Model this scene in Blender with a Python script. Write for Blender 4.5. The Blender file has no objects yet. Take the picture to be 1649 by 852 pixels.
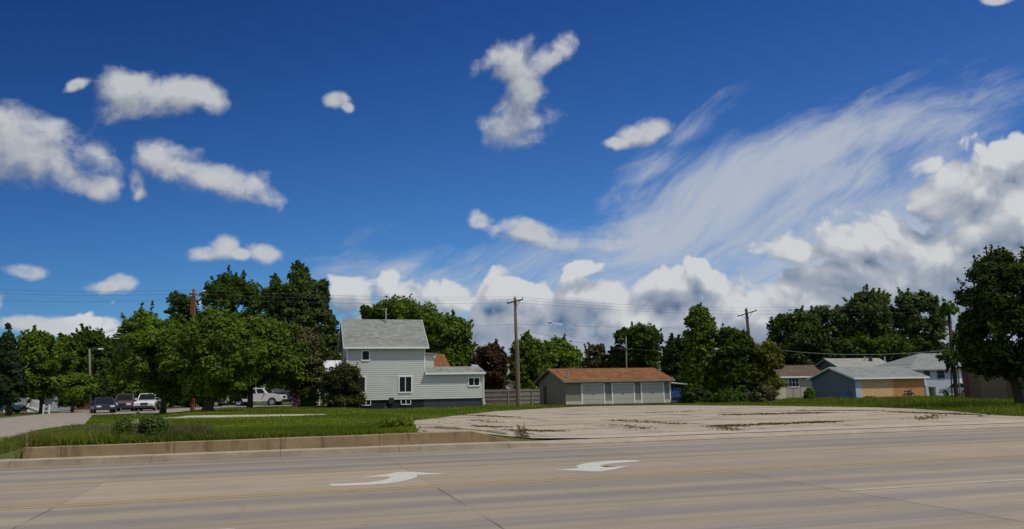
import bpy, bmesh, math, random
import numpy as np
from math import sin, cos, atan, atan2, radians, degrees, sqrt, pi
from mathutils import Vector, Matrix

SC = bpy.context.scene
COL = SC.collection

# ------------------------------------------------------------------ camera
F = 1263.0; EYE = 1.6
TH = atan(201/1263); PH = radians(1.0)
fw = np.array([0, cos(TH), sin(TH)]); r0 = np.array([1, 0, 0.]); u0 = np.array([0, -sin(TH), cos(TH)])
rt = cos(PH)*r0 - sin(PH)*u0; up = sin(PH)*r0 + cos(PH)*u0
cam = bpy.data.cameras.new('camera'); co = bpy.data.objects.new('camera', cam); COL.objects.link(co)
cam.sensor_width = 36; cam.lens = 36*F/1649; cam.clip_end = 6000; cam.clip_start = .1
co.matrix_world = Matrix(((rt[0], up[0], -fw[0], 0), (rt[1], up[1], -fw[1], 0), (rt[2], up[2], -fw[2], EYE), (0, 0, 0, 1)))
SC.camera = co

# measuring helpers: survey the place from the photograph
def ray(px, py): return rt*(px-824.5) - up*(py-426) + fw*F
def G(px, py, z=0.0):
    d = ray(px, py); t = (z-EYE)/d[2]; return np.array([d[0]*t, d[1]*t])
def AT(px, py, Y):
    d = ray(px, py); t = Y/d[1]; return np.array([d[0]*t, Y, d[2]*t+EYE])
def ZAT(px, py, xy):
    d = ray(px, py); return EYE + d[2]/d[1]*xy[1]
GA = radians(16.3)
S = np.array([cos(GA), sin(GA)]); N = np.array([-sin(GA), cos(GA)])
def ST(p): return float(np.dot(p, S)), float(np.dot(p, N))
def XY(s, t): return S*s + N*t

# ------------------------------------------------------------------ sun, sky, exposure
SUN_EL = radians(60); sh = np.array([.877, -.480])
SUN_DIR = Vector((sh[0]*cos(SUN_EL), sh[1]*cos(SUN_EL), sin(SUN_EL)))
sl = bpy.data.lights.new('sun', 'SUN'); sl.energy = 4.3; sl.angle = radians(.53); sl.color = (1, .93, .80)
so = bpy.data.objects.new('sun', sl); COL.objects.link(so)
so.rotation_euler = SUN_DIR.to_track_quat('Z', 'Y').to_euler(); so.location = (0, 0, 50)
SC.view_settings.view_transform = 'Standard'; SC.view_settings.look = 'None'
SC.view_settings.exposure = -0.62; SC.view_settings.gamma = 1; SC.view_settings.use_curve_mapping = False
SC.cycles.max_bounces = 6; SC.cycles.transparent_max_bounces = 8; SC.cycles.diffuse_bounces = 3

class NT:
    """small node expression helper"""
    def __init__(s, tree): s.t = tree; s.n = tree.nodes; s.l = tree.links
    def node(s, typ, **kw):
        n = s.n.new(typ)
        for k, v in kw.items(): setattr(n, k, v)
        return n
    def put(s, sock, v):
        if isinstance(v, bpy.types.NodeSocket): s.l.new(v, sock)
        elif v is not None:
            if hasattr(sock, 'default_value'):
                try: sock.default_value = v
                except Exception: sock.default_value = tuple(v)+(1,) if len(v) == 3 else v
    def m(s, op, a, b=None, c=None, clamp=False):
        n = s.node('ShaderNodeMath', operation=op, use_clamp=clamp)
        s.put(n.inputs[0], a)
        if b is not None: s.put(n.inputs[1], b)
        if c is not None: s.put(n.inputs[2], c)
        return n.outputs[0]
    def v(s, op, a, b=None, scale=None):
        n = s.node('ShaderNodeVectorMath', operation=op)
        s.put(n.inputs[0], a)
        if b is not None: s.put(n.inputs[1], b)
        if scale is not None: s.put(n.inputs['Scale'], scale)
        return n.outputs['Value'] if op in ('LENGTH', 'DOT_PRODUCT', 'DISTANCE') else n.outputs[0]
    def xyz(s, a):
        n = s.node('ShaderNodeSeparateXYZ'); s.put(n.inputs[0], a); return n.outputs
    def comb(s, x, y, z=0.0):
        n = s.node('ShaderNodeCombineXYZ')
        for i, q in enumerate((x, y, z)): s.put(n.inputs[i], q)
        return n.outputs[0]
    def noise(s, vec, scale, detail=4, rough=.55, dim='3D', lac=2.0, dist=0.0, color=False):
        n = s.node('ShaderNodeTexNoise', noise_dimensions=dim)
        s.put(n.inputs['Vector'], vec); s.put(n.inputs['Scale'], scale); s.put(n.inputs['Detail'], float(detail))
        s.put(n.inputs['Roughness'], rough); s.put(n.inputs['Lacunarity'], lac); s.put(n.inputs['Distortion'], dist)
        return n.outputs['Color'] if color else n.outputs[0]
    def vor(s, vec, scale, feature='F1', out='Distance', dim='3D', smooth=None, detail=None, rand=1.0):
        n = s.node('ShaderNodeTexVoronoi', feature=feature, voronoi_dimensions=dim)
        s.put(n.inputs['Vector'], vec); s.put(n.inputs['Scale'], scale); s.put(n.inputs['Randomness'], rand)
        if smooth is not None: s.put(n.inputs['Smoothness'], smooth)
        if detail is not None: s.put(n.inputs['Detail'], float(detail))
        return n.outputs[out]
    def ss(s, x, a, b):
        n = s.node('ShaderNodeMapRange', interpolation_type='SMOOTHSTEP'); s.put(n.inputs['Value'], x)
        n.inputs['From Min'].default_value = a; n.inputs['From Max'].default_value = b; return n.outputs[0]
    def lin(s, x, a, b, c=0.0, d=1.0):
        n = s.node('ShaderNodeMapRange'); s.put(n.inputs['Value'], x)
        for k, q in zip(('From Min', 'From Max', 'To Min', 'To Max'), (a, b, c, d)): n.inputs[k].default_value = q
        return n.outputs[0]
    def mix(s, f, a, b, blend='MIX'):
        n = s.node('ShaderNodeMix', data_type='RGBA', blend_type=blend)
        s.put(n.inputs[0], f)
        for sock, q in ((n.inputs[6], a), (n.inputs[7], b)):
            if isinstance(q, (tuple, list)): sock.default_value = tuple(q[:3])+(1,)
            else: s.put(sock, q)
        return n.outputs[2]

def pdir(px, py):
    d = ray(px, py); d = d/np.linalg.norm(d)
    return np.array([atan2(d[0], d[1]), math.asin(d[2])])
def blob_spec(px, py, rx, ry, rot=0):
    c = pdir(px, py); a = radians(rot)
    ex = pdir(px+rx*cos(a), py-rx*sin(a)) - c
    ey = pdir(px-ry*sin(a), py-ry*cos(a)) - c
    return c, atan2(ex[1], ex[0]), np.linalg.norm(ex), np.linalg.norm(ey)

CUM = [  # small fair-weather clouds
 (200,140,52,34,-15),(255,165,85,38,0),(312,155,55,32,0),(340,165,30,22,0),(118,134,26,10,20),
 (45,225,110,52,-8),(130,262,72,52,0),(15,265,70,42,0),(150,300,46,24,0),(0,205,50,36,0),
 (290,262,70,36,-12),(352,292,72,38,-22),(408,308,46,32,-10),(222,300,18,26,0),
 (330,408,32,14,0),(350,398,26,20,0),(385,412,26,9,0),(425,408,34,16,0),(180,461,40,13,0),(200,455,36,18,0),(38,437,38,14,-12),(62,520,64,17,0),(5,492,16,24,0),
 (818,100,48,38,0),(860,100,34,20,30),(908,68,34,20,40),(885,92,26,13,35),(840,145,27,40,0),(835,180,34,40,0),(842,205,58,36,0),
 (1045,208,30,22,0),(1020,220,34,18,0),(990,232,30,11,0),(540,166,22,15,12),(552,176,12,9,0),
 (845,372,64,22,-10),(895,392,52,16,0),(978,396,40,15,0),(776,358,20,16,0),(1600,0,24,8,0),
]
BANK = [  # the towering bank along the horizon
 (570,480,50,36,0),(640,478,46,34,0),(600,530,85,45,0),(738,485,48,30,0),(700,520,60,36,0),(802,470,58,28,0),(862,472,40,20,0),
 (830,530,150,48,0),(938,432,34,15,0),(940,470,62,28,0),(985,520,110,40,0),(1085,462,66,36,10),(1130,432,16,20,0),(1120,510,100,32,0),
 (1200,498,75,34,20),(1280,480,70,34,0),(1390,395,112,44,5),(1285,412,54,24,0),(1350,440,120,34,0),(1330,500,160,50,0),
 (1620,250,66,38,0),(1565,300,70,42,15),(1515,335,52,36,20),(1640,340,90,100,0),(1560,380,80,60,0),(1600,430,110,70,0),(1480,450,110,45,0),
 (1500,500,120,50,0),(1100,560,500,30,0),(1540,402,48,22,0),(700,560,240,30,0),(480,500,40,24,0),(1080,575,640,85,0),(700,590,330,90,0),(1500,420,130,80,20),(1645,450,130,130,0),(1420,530,280,80,0),(1200,540,300,60,0),(900,500,120,50,0),(130,525,60,16,0),(190,545,50,14,0)]
SHADE = [(1470,505,130,52,0),(1545,455,70,34,0),(1560,520,110,60,0),(960,560,260,26,0),(780,535,110,26,0),(1085,482,80,20,0),
 (1340,455,110,20,0),(890,392,100,14,0),(920,500,80,22,0),(1350,515,110,30,0),(1200,545,150,28,0),(560,500,30,28,0),(1480,368,18,30,20)]
CIR = [(1180,325,380,95,20,1.1),(1380,225,280,60,20,1),(900,410,250,60,20,1),(1280,390,340,90,10,1.1),(1050,400,330,60,5,1),(1050,470,560,90,2,1.05),(1480,330,220,90,30,.8),(640,432,75,24,8,.7),(1110,215,150,42,35,.5),
 (1540,170,130,32,15,.55),(1500,260,170,60,20,.6),(870,320,90,14,5,.35),(1050,270,120,50,20,.7)]

def field(N_, p, blobs):
    cur = None; px_, py_, _z = N_.xyz(p)
    for b in blobs:
        c, a, ex, ey = blob_spec(*b[:5])
        mp = N_.node('ShaderNodeMapping', vector_type='TEXTURE')
        N_.put(mp.inputs['Vector'], p if cur is None else N_.comb(px_, py_, N_.m('MULTIPLY', cur, 1e-5)))
        mp.inputs['Location'].default_value = (c[0], c[1], 0); mp.inputs['Rotation'].default_value = (0, 0, a)
        mp.inputs['Scale'].default_value = (ex, ey, 1)
        L = N_.v('LENGTH', mp.outputs[0])
        if len(b) > 5: L = N_.m('ADD', L, 1-b[5])
        cur = L if cur is None else N_.m('SMOOTH_MIN', cur, L, .18)
    return N_.m('SUBTRACT', 1.0, cur)

def cloud_group():
    g = bpy.data.node_groups.new('cloud_density', 'ShaderNodeTree')
    g.interface.new_socket('P', in_out='INPUT', socket_type='NodeSocketVector')
    for o in ('Fair', 'Bank'): g.interface.new_socket(o, in_out='OUTPUT', socket_type='NodeSocketFloat')
    N_ = NT(g); gi = N_.node('NodeGroupInput'); go = N_.node('NodeGroupOutput')
    P = gi.outputs[0]
    w = N_.noise(P, 8, 4, .55, '2D', color=True)
    w = N_.v('SUBTRACT', w, (.5, .5, .5))
    Pw = N_.v('MULTIPLY_ADD', w, (.10, .06, 0)); Pw.node.inputs[2].default_value = (0, 0, 0); N_.l.new(P, Pw.node.inputs[2])
    f1 = N_.noise(Pw, 15, 6, .58, '2D')
    f3 = N_.noise(P, 30, 5, .58, '2D', dist=.25)
    vb = N_.vor(Pw, 21, 'SMOOTH_F1', dim='2D', smooth=.3, detail=2.0)
    a = field(N_, N_.v('ADD', P, N_.v('MULTIPLY', w, (.035, .022, 0))), CUM); b = field(N_, P, BANK)
    n1 = N_.m('SUBTRACT', f1, .5); n3 = N_.m('SUBTRACT', f3, .5)
    d1 = N_.m('ADD', N_.m('MINIMUM', N_.m('ADD', a, .12), .62), N_.m('MULTIPLY', n1, 1.5))
    d1 = N_.m('ADD', d1, N_.m('MULTIPLY', n3, .70))
    d1 = N_.m('ADD', d1, N_.m('MULTIPLY', N_.m('SUBTRACT', .42, vb), .25))
    d2 = N_.m('ADD', N_.m('MINIMUM', b, .8), N_.m('MULTIPLY', n1, 1.0))
    d2 = N_.m('ADD', d2, N_.m('ADD', .42, N_.m('MULTIPLY', n3, .30)))
    d2 = N_.m('ADD', d2, N_.m('MULTIPLY', N_.m('SUBTRACT', .42, vb), 1.0))
    g.links.new(d1, go.inputs[0]); g.links.new(d2, go.inputs[1])
    return g

def make_world():
    w = bpy.data.worlds.new('World'); SC.world = w; w.use_nodes = True
    t = w.node_tree; t.nodes.clear(); N_ = NT(t)
    STR = .1
    sky = N_.node('ShaderNodeTexSky', sky_type='NISHITA'); sky.sun_disc = False
    sky.sun_elevation = SUN_EL; sky.sun_rotation = atan2(sh[0], sh[1]); sky.air_density = 1.0; sky.dust_density = .3; sky.ozone_density = 2.2
    D = N_.v('NORMALIZE', N_.node('ShaderNodeTexCoord').outputs['Generated'])
    x, y, z = N_.xyz(D)
    az = N_.m('ARCTAN2', x, y); el = N_.m('ARCSINE', z)
    P = N_.comb(az, el)
    # polarised clear-air blue: deeper overhead
    g = N_.node('ShaderNodeHueSaturation'); N_.put(g.inputs['Color'], sky.outputs[0]); g.inputs['Saturation'].default_value = 1.22
    deep = N_.mix(N_.ss(el, .02, .62), (1.0, 1.0, .95), (.42, .50, .66))
    base = N_.mix(1.0, g.outputs[0], deep, 'MULTIPLY')
    rp = N_.node('ShaderNodeValToRGB'); N_.put(rp.inputs[0], N_.lin(az, -.65, .65)); r_ = rp.color_ramp; r_.interpolation = 'B_SPLINE'
    r_.elements[0].position = 0; r_.elements[0].color = (.14, .27, .50, 1); r_.elements[1].position = 1; r_.elements[1].color = (.42, .56, .84, 1)
    e = r_.elements.new(.5); e.color = (.40, .64, .92, 1)
    base = N_.mix(1.0, base, N_.v('SCALE', rp.outputs[0], scale=2.0), 'MULTIPLY')
    base = N_.mix(1.0, base, N_.mix(N_.ss(el, .42, .0), (1, 1.02, 1.0), (.92, .98, 1.0)), 'MULTIPLY')
    G_ = cloud_group()
    def inst(vec):
        n = N_.node('ShaderNodeGroup'); n.node_tree = G_; N_.put(n.inputs[0], vec); return n.outputs
    A = inst(P); B = inst(N_.v('ADD', P, (.009, .025, 0)))
    # cirrus: combed streaks fanning up to the right
    mp = N_.node('ShaderNodeMapping', vector_type='TEXTURE'); N_.put(mp.inputs['Vector'], P)
    mp.inputs['Rotation'].default_value = (0, 0, radians(24)); mp.inputs['Scale'].default_value = (3.0, 1.0, 1)
    cw = N_.v('SUBTRACT', N_.noise(P, 4, 2, .5, '2D', color=True), (.5, .5, .5))
    q = N_.v('ADD', mp.outputs[0], N_.v('MULTIPLY', cw, (.05, .10, 0)))
    c1 = N_.noise(q, 8, 6, .62, '2D'); c2 = N_.noise(N_.v('MULTIPLY', q, (1, 1.6, 1)), 26, 5, .68, '2D')
    cm = field(N_, P, CIR)
    cd = N_.m('ADD', N_.m('MULTIPLY', N_.m('MINIMUM', cm, .55), 1.1), N_.m('ADD', N_.m('MULTIPLY', N_.m('SUBTRACT', c1, .5), 2.4), N_.m('MULTIPLY', N_.m('SUBTRACT', c2, .5), .9)))
    ca = N_.m('MULTIPLY', N_.ss(cd, -.28, .95), .90)
    K = 1/STR
    def col(r, g_, b): return (r*K, g_*K, b*K)
    cur = N_.mix(ca, base, col(.70, .77, .89))
    # cumulus bank
    def lit(a, b, k, base_):
        return N_.m('ADD', base_, N_.m('MULTIPLY', N_.m('SUBTRACT', a, b), k), clamp=True)
    Lb = lit(A[1], B[1], .55, .60)
    shm = N_.ss(N_.m('ADD', field(N_, P, SHADE), N_.m('MULTIPLY', N_.m('SUBTRACT', N_.noise(P, 20, 4, .6, '2D'), .5), .9)), -.15, .7)
    Lb = N_.m('MULTIPLY', Lb, N_.m('SUBTRACT', 1.0, N_.m('MULTIPLY', shm, .52)))
    rmp = N_.node('ShaderNodeValToRGB'); N_.put(rmp.inputs[0], Lb); r_ = rmp.color_ramp
    for pos, c in ((0, (.10, .18, .36)), (.3, (.40, .48, .61)), (.62, (.60, .655, .755)), (.97, (.94, .97, 1.0))):
        e = r_.elements.new(pos) if pos not in (0,) else r_.elements[0]
        e.position = pos; e.color = c+(1,)
    r_.elements.remove(r_.elements[-1]) if r_.elements[-1].position == 1.0 else None
    bc = N_.v('SCALE', rmp.outputs[0], scale=K)
    cur = N_.mix(N_.ss(A[1], -.06, .34), cur, bc)
    # fair-weather puffs
    Lf = lit(A[0], B[0], .68, .47)
    rf = N_.node('ShaderNodeValToRGB'); N_.put(rf.inputs[0], Lf); r_ = rf.color_ramp
    r_.elements[0].position = .1; r_.elements[0].color = (.34, .39, .50, 1); r_.elements[1].position = .95; r_.elements[1].color = (.80, .83, .87, 1)
    fc = N_.v('SCALE', rf.outputs[0], scale=K)
    cur = N_.mix(N_.m('MULTIPLY', N_.ss(A[0], -.10, .72), .97), cur, fc)
    # unseen scattered cloud added beyond this view to whiten the ambient light
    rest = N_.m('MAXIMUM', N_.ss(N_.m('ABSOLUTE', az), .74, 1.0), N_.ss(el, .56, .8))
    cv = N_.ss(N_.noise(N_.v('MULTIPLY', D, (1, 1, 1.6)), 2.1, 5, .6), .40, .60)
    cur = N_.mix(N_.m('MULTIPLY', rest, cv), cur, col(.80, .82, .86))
    # below the horizon
    cur = N_.mix(N_.ss(el, -.01, -.05), cur, col(.10, .10, .09))
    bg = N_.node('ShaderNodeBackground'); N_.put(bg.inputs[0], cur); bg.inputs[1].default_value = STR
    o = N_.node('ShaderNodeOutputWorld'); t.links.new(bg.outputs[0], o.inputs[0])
    w.cycles.sampling_method = 'MANUAL'; w.cycles.sample_map_resolution = 512
make_world()

# ------------------------------------------------------------------ materials
def mat(name, color=(.5, .5, .5), rough=.8, metal=0.0, spec=.5, var=.0, vscale=3.0, bump=0.0, bscale=20.0, coat=0.0, dirt=0.0, obj=True):
    m = bpy.data.materials.new(name); m.use_nodes = True; N_ = NT(m.node_tree)
    b = m.node_tree.nodes['Principled BSDF']
    b.inputs['Roughness'].default_value = rough; b.inputs['Metallic'].default_value = metal
    b.inputs['Specular IOR Level'].default_value = spec; b.inputs['Coat Weight'].default_value = coat
    P = N_.node('ShaderNodeTexCoord').outputs['Object']
    c = color
    n = N_.noise(P, vscale, 5, .6)
    cc = N_.mix(n, tuple(q*(1-var-.06) for q in c), tuple(min(1, q*(1+var+.06)) for q in c))
    if dirt:
        n2 = N_.noise(N_.v('MULTIPLY', P, (1, 1, .35)), vscale*.35, 6, .7)
        cc = N_.mix(N_.m('MULTIPLY', N_.ss(n2, .5, .75), dirt), cc, tuple(q*.45 for q in (.9*c[0], .8*c[1], .65*c[2])))
    N_.put(b.inputs['Base Color'], cc)
    if bump:
        bn = N_.node('ShaderNodeBump'); bn.inputs['Strength'].default_value = bump; bn.inputs['Distance'].default_value = .02
        N_.put(bn.inputs['Height'], N_.noise(P, bscale, 4, .6)); N_.put(b.inputs['Normal'], bn.outputs[0])
    m['b'] = 1
    return m

def ground_mat(name, cols, scale, speck=60., bump=.3):
    m = bpy.data.materials.new(name); m.use_nodes = True; N_ = NT(m.node_tree); b = m.node_tree.nodes['Principled BSDF']
    b.inputs['Roughness'].default_value = .95; b.inputs['Specular IOR Level'].default_value = .15
    P = N_.node('ShaderNodeTexCoord').outputs['Object']
    n = N_.noise(P, scale, 6, .62); n2 = N_.noise(P, speck, 3, .7); n3 = N_.noise(P, scale*.21, 4, .6)
    c = N_.mix(N_.ss(n, .35, .65), cols[0], cols[1]); c = N_.mix(N_.ss(n3, .52, .68), c, cols[2])
    c = N_.mix(N_.m('MULTIPLY', N_.ss(n2, .5, .75), .55), c, cols[3]); N_.put(b.inputs['Base Color'], c)
    bn = N_.node('ShaderNodeBump'); bn.inputs['Strength'].default_value = bump; bn.inputs['Distance'].default_value = .05
    N_.put(bn.inputs['Height'], n2); N_.put(b.inputs['Normal'], bn.outputs[0])
    return m

def grid_coords(N_):
    P = N_.node('ShaderNodeTexCoord').outputs['Object']
    mp = N_.node('ShaderNodeMapping', vector_type='TEXTURE'); N_.put(mp.inputs['Vector'], P); mp.inputs['Rotation'].default_value = (0, 0, GA)
    x, y, z = N_.xyz(mp.outputs[0]); return P, mp.outputs[0], x, y

def road_mat():
    m = bpy.data.materials.new('worn_road_concrete'); m.use_nodes = True; N_ = NT(m.node_tree); b = m.node_tree.nodes['Principled BSDF']
    P, Q, s, t = grid_coords(N_)
    b.inputs['Specular IOR Level'].default_value = .35
    long = N_.noise(N_.v('MULTIPLY', Q, (.035, 2.2, 1)), 1.0, 5, .6); long2 = N_.noise(N_.v('MULTIPLY', Q, (.12, 5.5, 1)), 1.0, 4, .6)
    pat = N_.noise(Q, .45, 6, .62); fine = N_.noise(Q, 55, 3, .75); mid = N_.noise(Q, 6, 5, .65)
    c = N_.mix(N_.ss(long, .35, .65), (.262, .226, .165), (.345, .30, .22))
    # turning lane is browner and paler, wheel tracks greyer
    lane = N_.m('MULTIPLY', N_.ss(t, 13.5, 13.9), N_.m('SUBTRACT', 1.0, N_.ss(t, 16.9, 17.3)))
    c = N_.mix(N_.m('MULTIPLY', lane, .5), c, (.355, .285, .205))
    for c0, w_ in ((8.1, .45), (9.6, .4), (11.35, .42), (12.8, .38), (17.9, .4), (19.5, .5), (20.7, .3)):
        k = N_.m('SUBTRACT', 1.0, N_.ss(N_.m('ABSOLUTE', N_.m('SUBTRACT', N_.m('ADD', t, N_.m('MULTIPLY', N_.m('SUBTRACT', pat, .5), .5)), c0)), w_*.3, w_*1.3))
        c = N_.mix(N_.m('MULTIPLY', k, .7), c, (.205, .182, .172))
    c = N_.mix(N_.m('MULTIPLY', N_.ss(long2, .52, .7), .35), c, (.39, .345, .285))
    c = N_.mix(N_.m('MULTIPLY', N_.ss(pat, .5, .72), .28), c, (.19, .165, .14))
    c = N_.mix(N_.m('MULTIPLY', N_.ss(mid, .55, .75), .22), c, (.17, .15, .13))
    c = N_.mix(N_.m('MULTIPLY', N_.ss(fine, .55, .78), .42), c, (.12, .11, .10))
    c = N_.mix(N_.m('MULTIPLY', N_.ss(fine, .45, .25), .30), c, (.42, .38, .34))
    sl_ = N_.node('ShaderNodeTexWhiteNoise', noise_dimensions='2D'); N_.put(sl_.inputs['Vector'], N_.comb(N_.m('FLOOR', N_.m('DIVIDE', N_.m('ADD', s, 3.17), 5.69)), N_.m('FLOOR', N_.m('DIVIDE', N_.m('SUBTRACT', t, .32), 3.32))))
    c = N_.mix(1.0, c, N_.mix(sl_.outputs[0], (.90, .90, .91), (1.08, 1.07, 1.05)), 'MULTIPLY')
    oil = N_.ss(N_.noise(N_.v('MULTIPLY', Q, (.5, 1.4, 1)), 1.0, 6, .7), .56, .74); c = N_.mix(N_.m('MULTIPLY', oil, .35), c, (.15, .13, .11))
    # joints
    wob = N_.m('MULTIPLY', N_.m('SUBTRACT', N_.noise(Q, 1.6, 3, .6), .5), .10)
    js = N_.m('ADD', s, wob)
    jm = None
    for s0 in (-3.17, 2.52, 8.2, 14.0, 20.0, 26.0, -9.2, -15.2, -21.2):
        d = N_.m('ABSOLUTE', N_.m('SUBTRACT', js, s0-.0)); jm = d if jm is None else N_.m('MINIMUM', jm, d)
    tt = N_.m('ADD', t, N_.m('MULTIPLY', wob, .5))
    for t0 in (10.28, 6.9, 13.30):
        d = N_.m('ADD', N_.m('ABSOLUTE', N_.m('SUBTRACT', tt, t0)), .004 if t0 != 13.30 else .012); jm = N_.m('MINIMUM', jm, d)
    br = N_.m('MULTIPLY', N_.ss(N_.noise(Q, .7, 4, .6), .30, .52), 1.0)
    c = N_.mix(N_.m('MULTIPLY', N_.m('SUBTRACT', 1.0, N_.ss(jm, .004, .020)), N_.m('MULTIPLY', br, N_.m('SUBTRACT', .95, N_.m('MULTIPLY', N_.ss(t, 13.3, 13.7), .55)))), c, (.075, .066, .056))
    # fine wandering cracks
    v = N_.vor(N_.v('ADD', Q, N_.v('SCALE', N_.noise(Q, 1.2, 3, .6, color=True), scale=.9)), .16, 'DISTANCE_TO_EDGE')
    ck = N_.m('MULTIPLY', N_.m('SUBTRACT', 1.0, N_.ss(v, .0008, .0035)), N_.ss(N_.noise(Q, .3, 2, .5), .5, .6))
    c = N_.mix(N_.m('MULTIPLY', ck, .25), c, (.10, .085, .07))
    sp = N_.vor(Q, 1.1, 'F1'); c = N_.mix(N_.m('MULTIPLY', N_.m('SUBTRACT', 1.0, N_.ss(sp, .02, .06)), .6), c, (.09, .08, .075))
    N_.put(b.inputs['Base Color'], c); N_.put(b.inputs['Roughness'], N_.lin(fine, .3, .7, .62, .85))
    bn = N_.node('ShaderNodeBump'); bn.inputs['Strength'].default_value = .35; bn.inputs['Distance'].default_value = .006
    N_.put(bn.inputs['Height'], fine); N_.put(b.inputs['Normal'], bn.outputs[0])
    return m

def lot_mat():
    m = bpy.data.materials.new('broken_lot_concrete'); m.use_nodes = True; N_ = NT(m.node_tree); b = m.node_tree.nodes['Principled BSDF']
    P, Q, s, t = grid_coords(N_); b.inputs['Roughness'].default_value = .92; b.inputs['Specular IOR Level'].default_value = .2
    n = N_.noise(Q, .35, 7, .65); mid = N_.noise(Q, 3, 6, .68); fine = N_.noise(Q, 28, 4, .75)
    c = N_.mix(N_.ss(n, .35, .65), (.345, .305, .228), (.425, .375, .285))
    c = N_.mix(N_.m('MULTIPLY', N_.ss(mid, .5, .72), .5), c, (.27, .225, .18))
    c = N_.mix(N_.m('MULTIPLY', N_.ss(fine, .52, .75), .5), c, (.19, .165, .135))
    c = N_.mix(N_.m('MULTIPLY', N_.ss(fine, .42, .25), .4), c, (.52, .48, .43))
    slab = N_.noise(N_.comb(N_.m('FLOOR', N_.m('DIVIDE', s, 4.0)), N_.m('FLOOR', N_.m('DIVIDE', t, 3.8))), 3.1, 1, .5)
    c = N_.mix(N_.m('MULTIPLY', N_.ss(slab, .4, .6), .25), c, (.46, .41, .35))
    wob = N_.m('MULTIPLY', N_.m('SUBTRACT', N_.noise(Q, .8, 4, .7), .5), .5)
    def cell(x, per):
        f_ = N_.m('ABSOLUTE', N_.m('SUBTRACT', N_.m('FRACT', N_.m('ADD', N_.m('DIVIDE', x, per), 100.5)), .5)); return N_.m('MULTIPLY', f_, per)
    jt = cell(N_.m('ADD', N_.m('SUBTRACT', t, 23.78), N_.m('MULTIPLY', wob, .5)), 3.8); js = cell(N_.m('ADD', s, N_.m('MULTIPLY', wob, .6)), 4.0)
    wid = N_.m('MULTIPLY', N_.ss(N_.noise(N_.v('ADD', Q, (31, 7, 0)), .23, 4, .65), .40, .66), .60)
    j1 = N_.m('LESS_THAN', jt, N_.m('ADD', .045, N_.m('MULTIPLY', wid, N_.noise(Q, 2.2, 4, .8))))
    j2 = N_.m('LESS_THAN', js, N_.m('ADD', .012, N_.m('MULTIPLY', wid, .25)))
    v = N_.vor(N_.v('ADD', Q, N_.v('SCALE', N_.noise(Q, .5, 5, .65, color=True), scale=3.2)), .24, 'DISTANCE_TO_EDGE')
    ck = N_.m('LESS_THAN', v, N_.m('MULTIPLY', N_.ss(N_.noise(Q, .5, 4, .7), .42, .8), .03))
    k = N_.m('MAXIMUM', N_.m('MAXIMUM', j1, j2), ck)
    dk = N_.mix(N_.ss(N_.noise(Q, 1.1, 3, .6), .45, .6), (.07, .05, .03), (.14, .105, .055))
    c = N_.mix(N_.m('MULTIPLY', k, .72), c, dk)
    stn = N_.ss(N_.noise(N_.v('MULTIPLY', N_.v('ADD', Q, (3, 11, 0)), (.35, 1, 1)), .33, 6, .7), .54, .70)
    c = N_.mix(N_.m('MULTIPLY', stn, .60), c, (.21, .165, .11))
    N_.put(b.inputs['Base Color'], c)
    bn = N_.node('ShaderNodeBump'); bn.inputs['Strength'].default_value = .6; bn.inputs['Distance'].default_value = .02
    N_.put(bn.inputs['Height'], N_.m('SUBTRACT', fine, N_.m('MULTIPLY', k, 1.5))); N_.put(b.inputs['Normal'], bn.outputs[0])
    return m

def conc_mat(name, c0, c1, dark=.5, vert=False, joint=None):
    m = bpy.data.materials.new(name); m.use_nodes = True; N_ = NT(m.node_tree); b = m.node_tree.nodes['Principled BSDF']
    P, Q, s, t = grid_coords(N_); b.inputs['Roughness'].default_value = .9; b.inputs['Specular IOR Level'].default_value = .2
    n = N_.noise(Q, 1.1, 6, .65); f_ = N_.noise(Q, 30, 4, .75); st = N_.noise(N_.v('MULTIPLY', Q, (3.0, 3.0, .5 if vert else 3.0)), 1.0, 6, .7)
    c = N_.mix(N_.ss(n, .35, .65), c0, c1)
    c = N_.mix(N_.m('MULTIPLY', N_.ss(st, .5, .72), dark), c, tuple(q*.42 for q in c0))
    c = N_.mix(N_.m('MULTIPLY', N_.ss(f_, .52, .75), .45), c, tuple(q*.5 for q in c0))
    if joint:
        f2 = N_.m('ABSOLUTE', N_.m('SUBTRACT', N_.m('FRACT', N_.m('ADD', N_.m('DIVIDE', s, joint), 100.5)), .5))
        c = N_.mix(N_.m('SUBTRACT', 1.0, N_.ss(N_.m('MULTIPLY', f2, joint), .004, .014)), c, tuple(q*.5 for q in c0))
    N_.put(b.inputs['Base Color'], c)
    bn = N_.node('ShaderNodeBump'); bn.inputs['Strength'].default_value = .5; bn.inputs['Distance'].default_value = .012
    N_.put(bn.inputs['Height'], f_); N_.put(b.inputs['Normal'], bn.outputs[0]); return m

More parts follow.
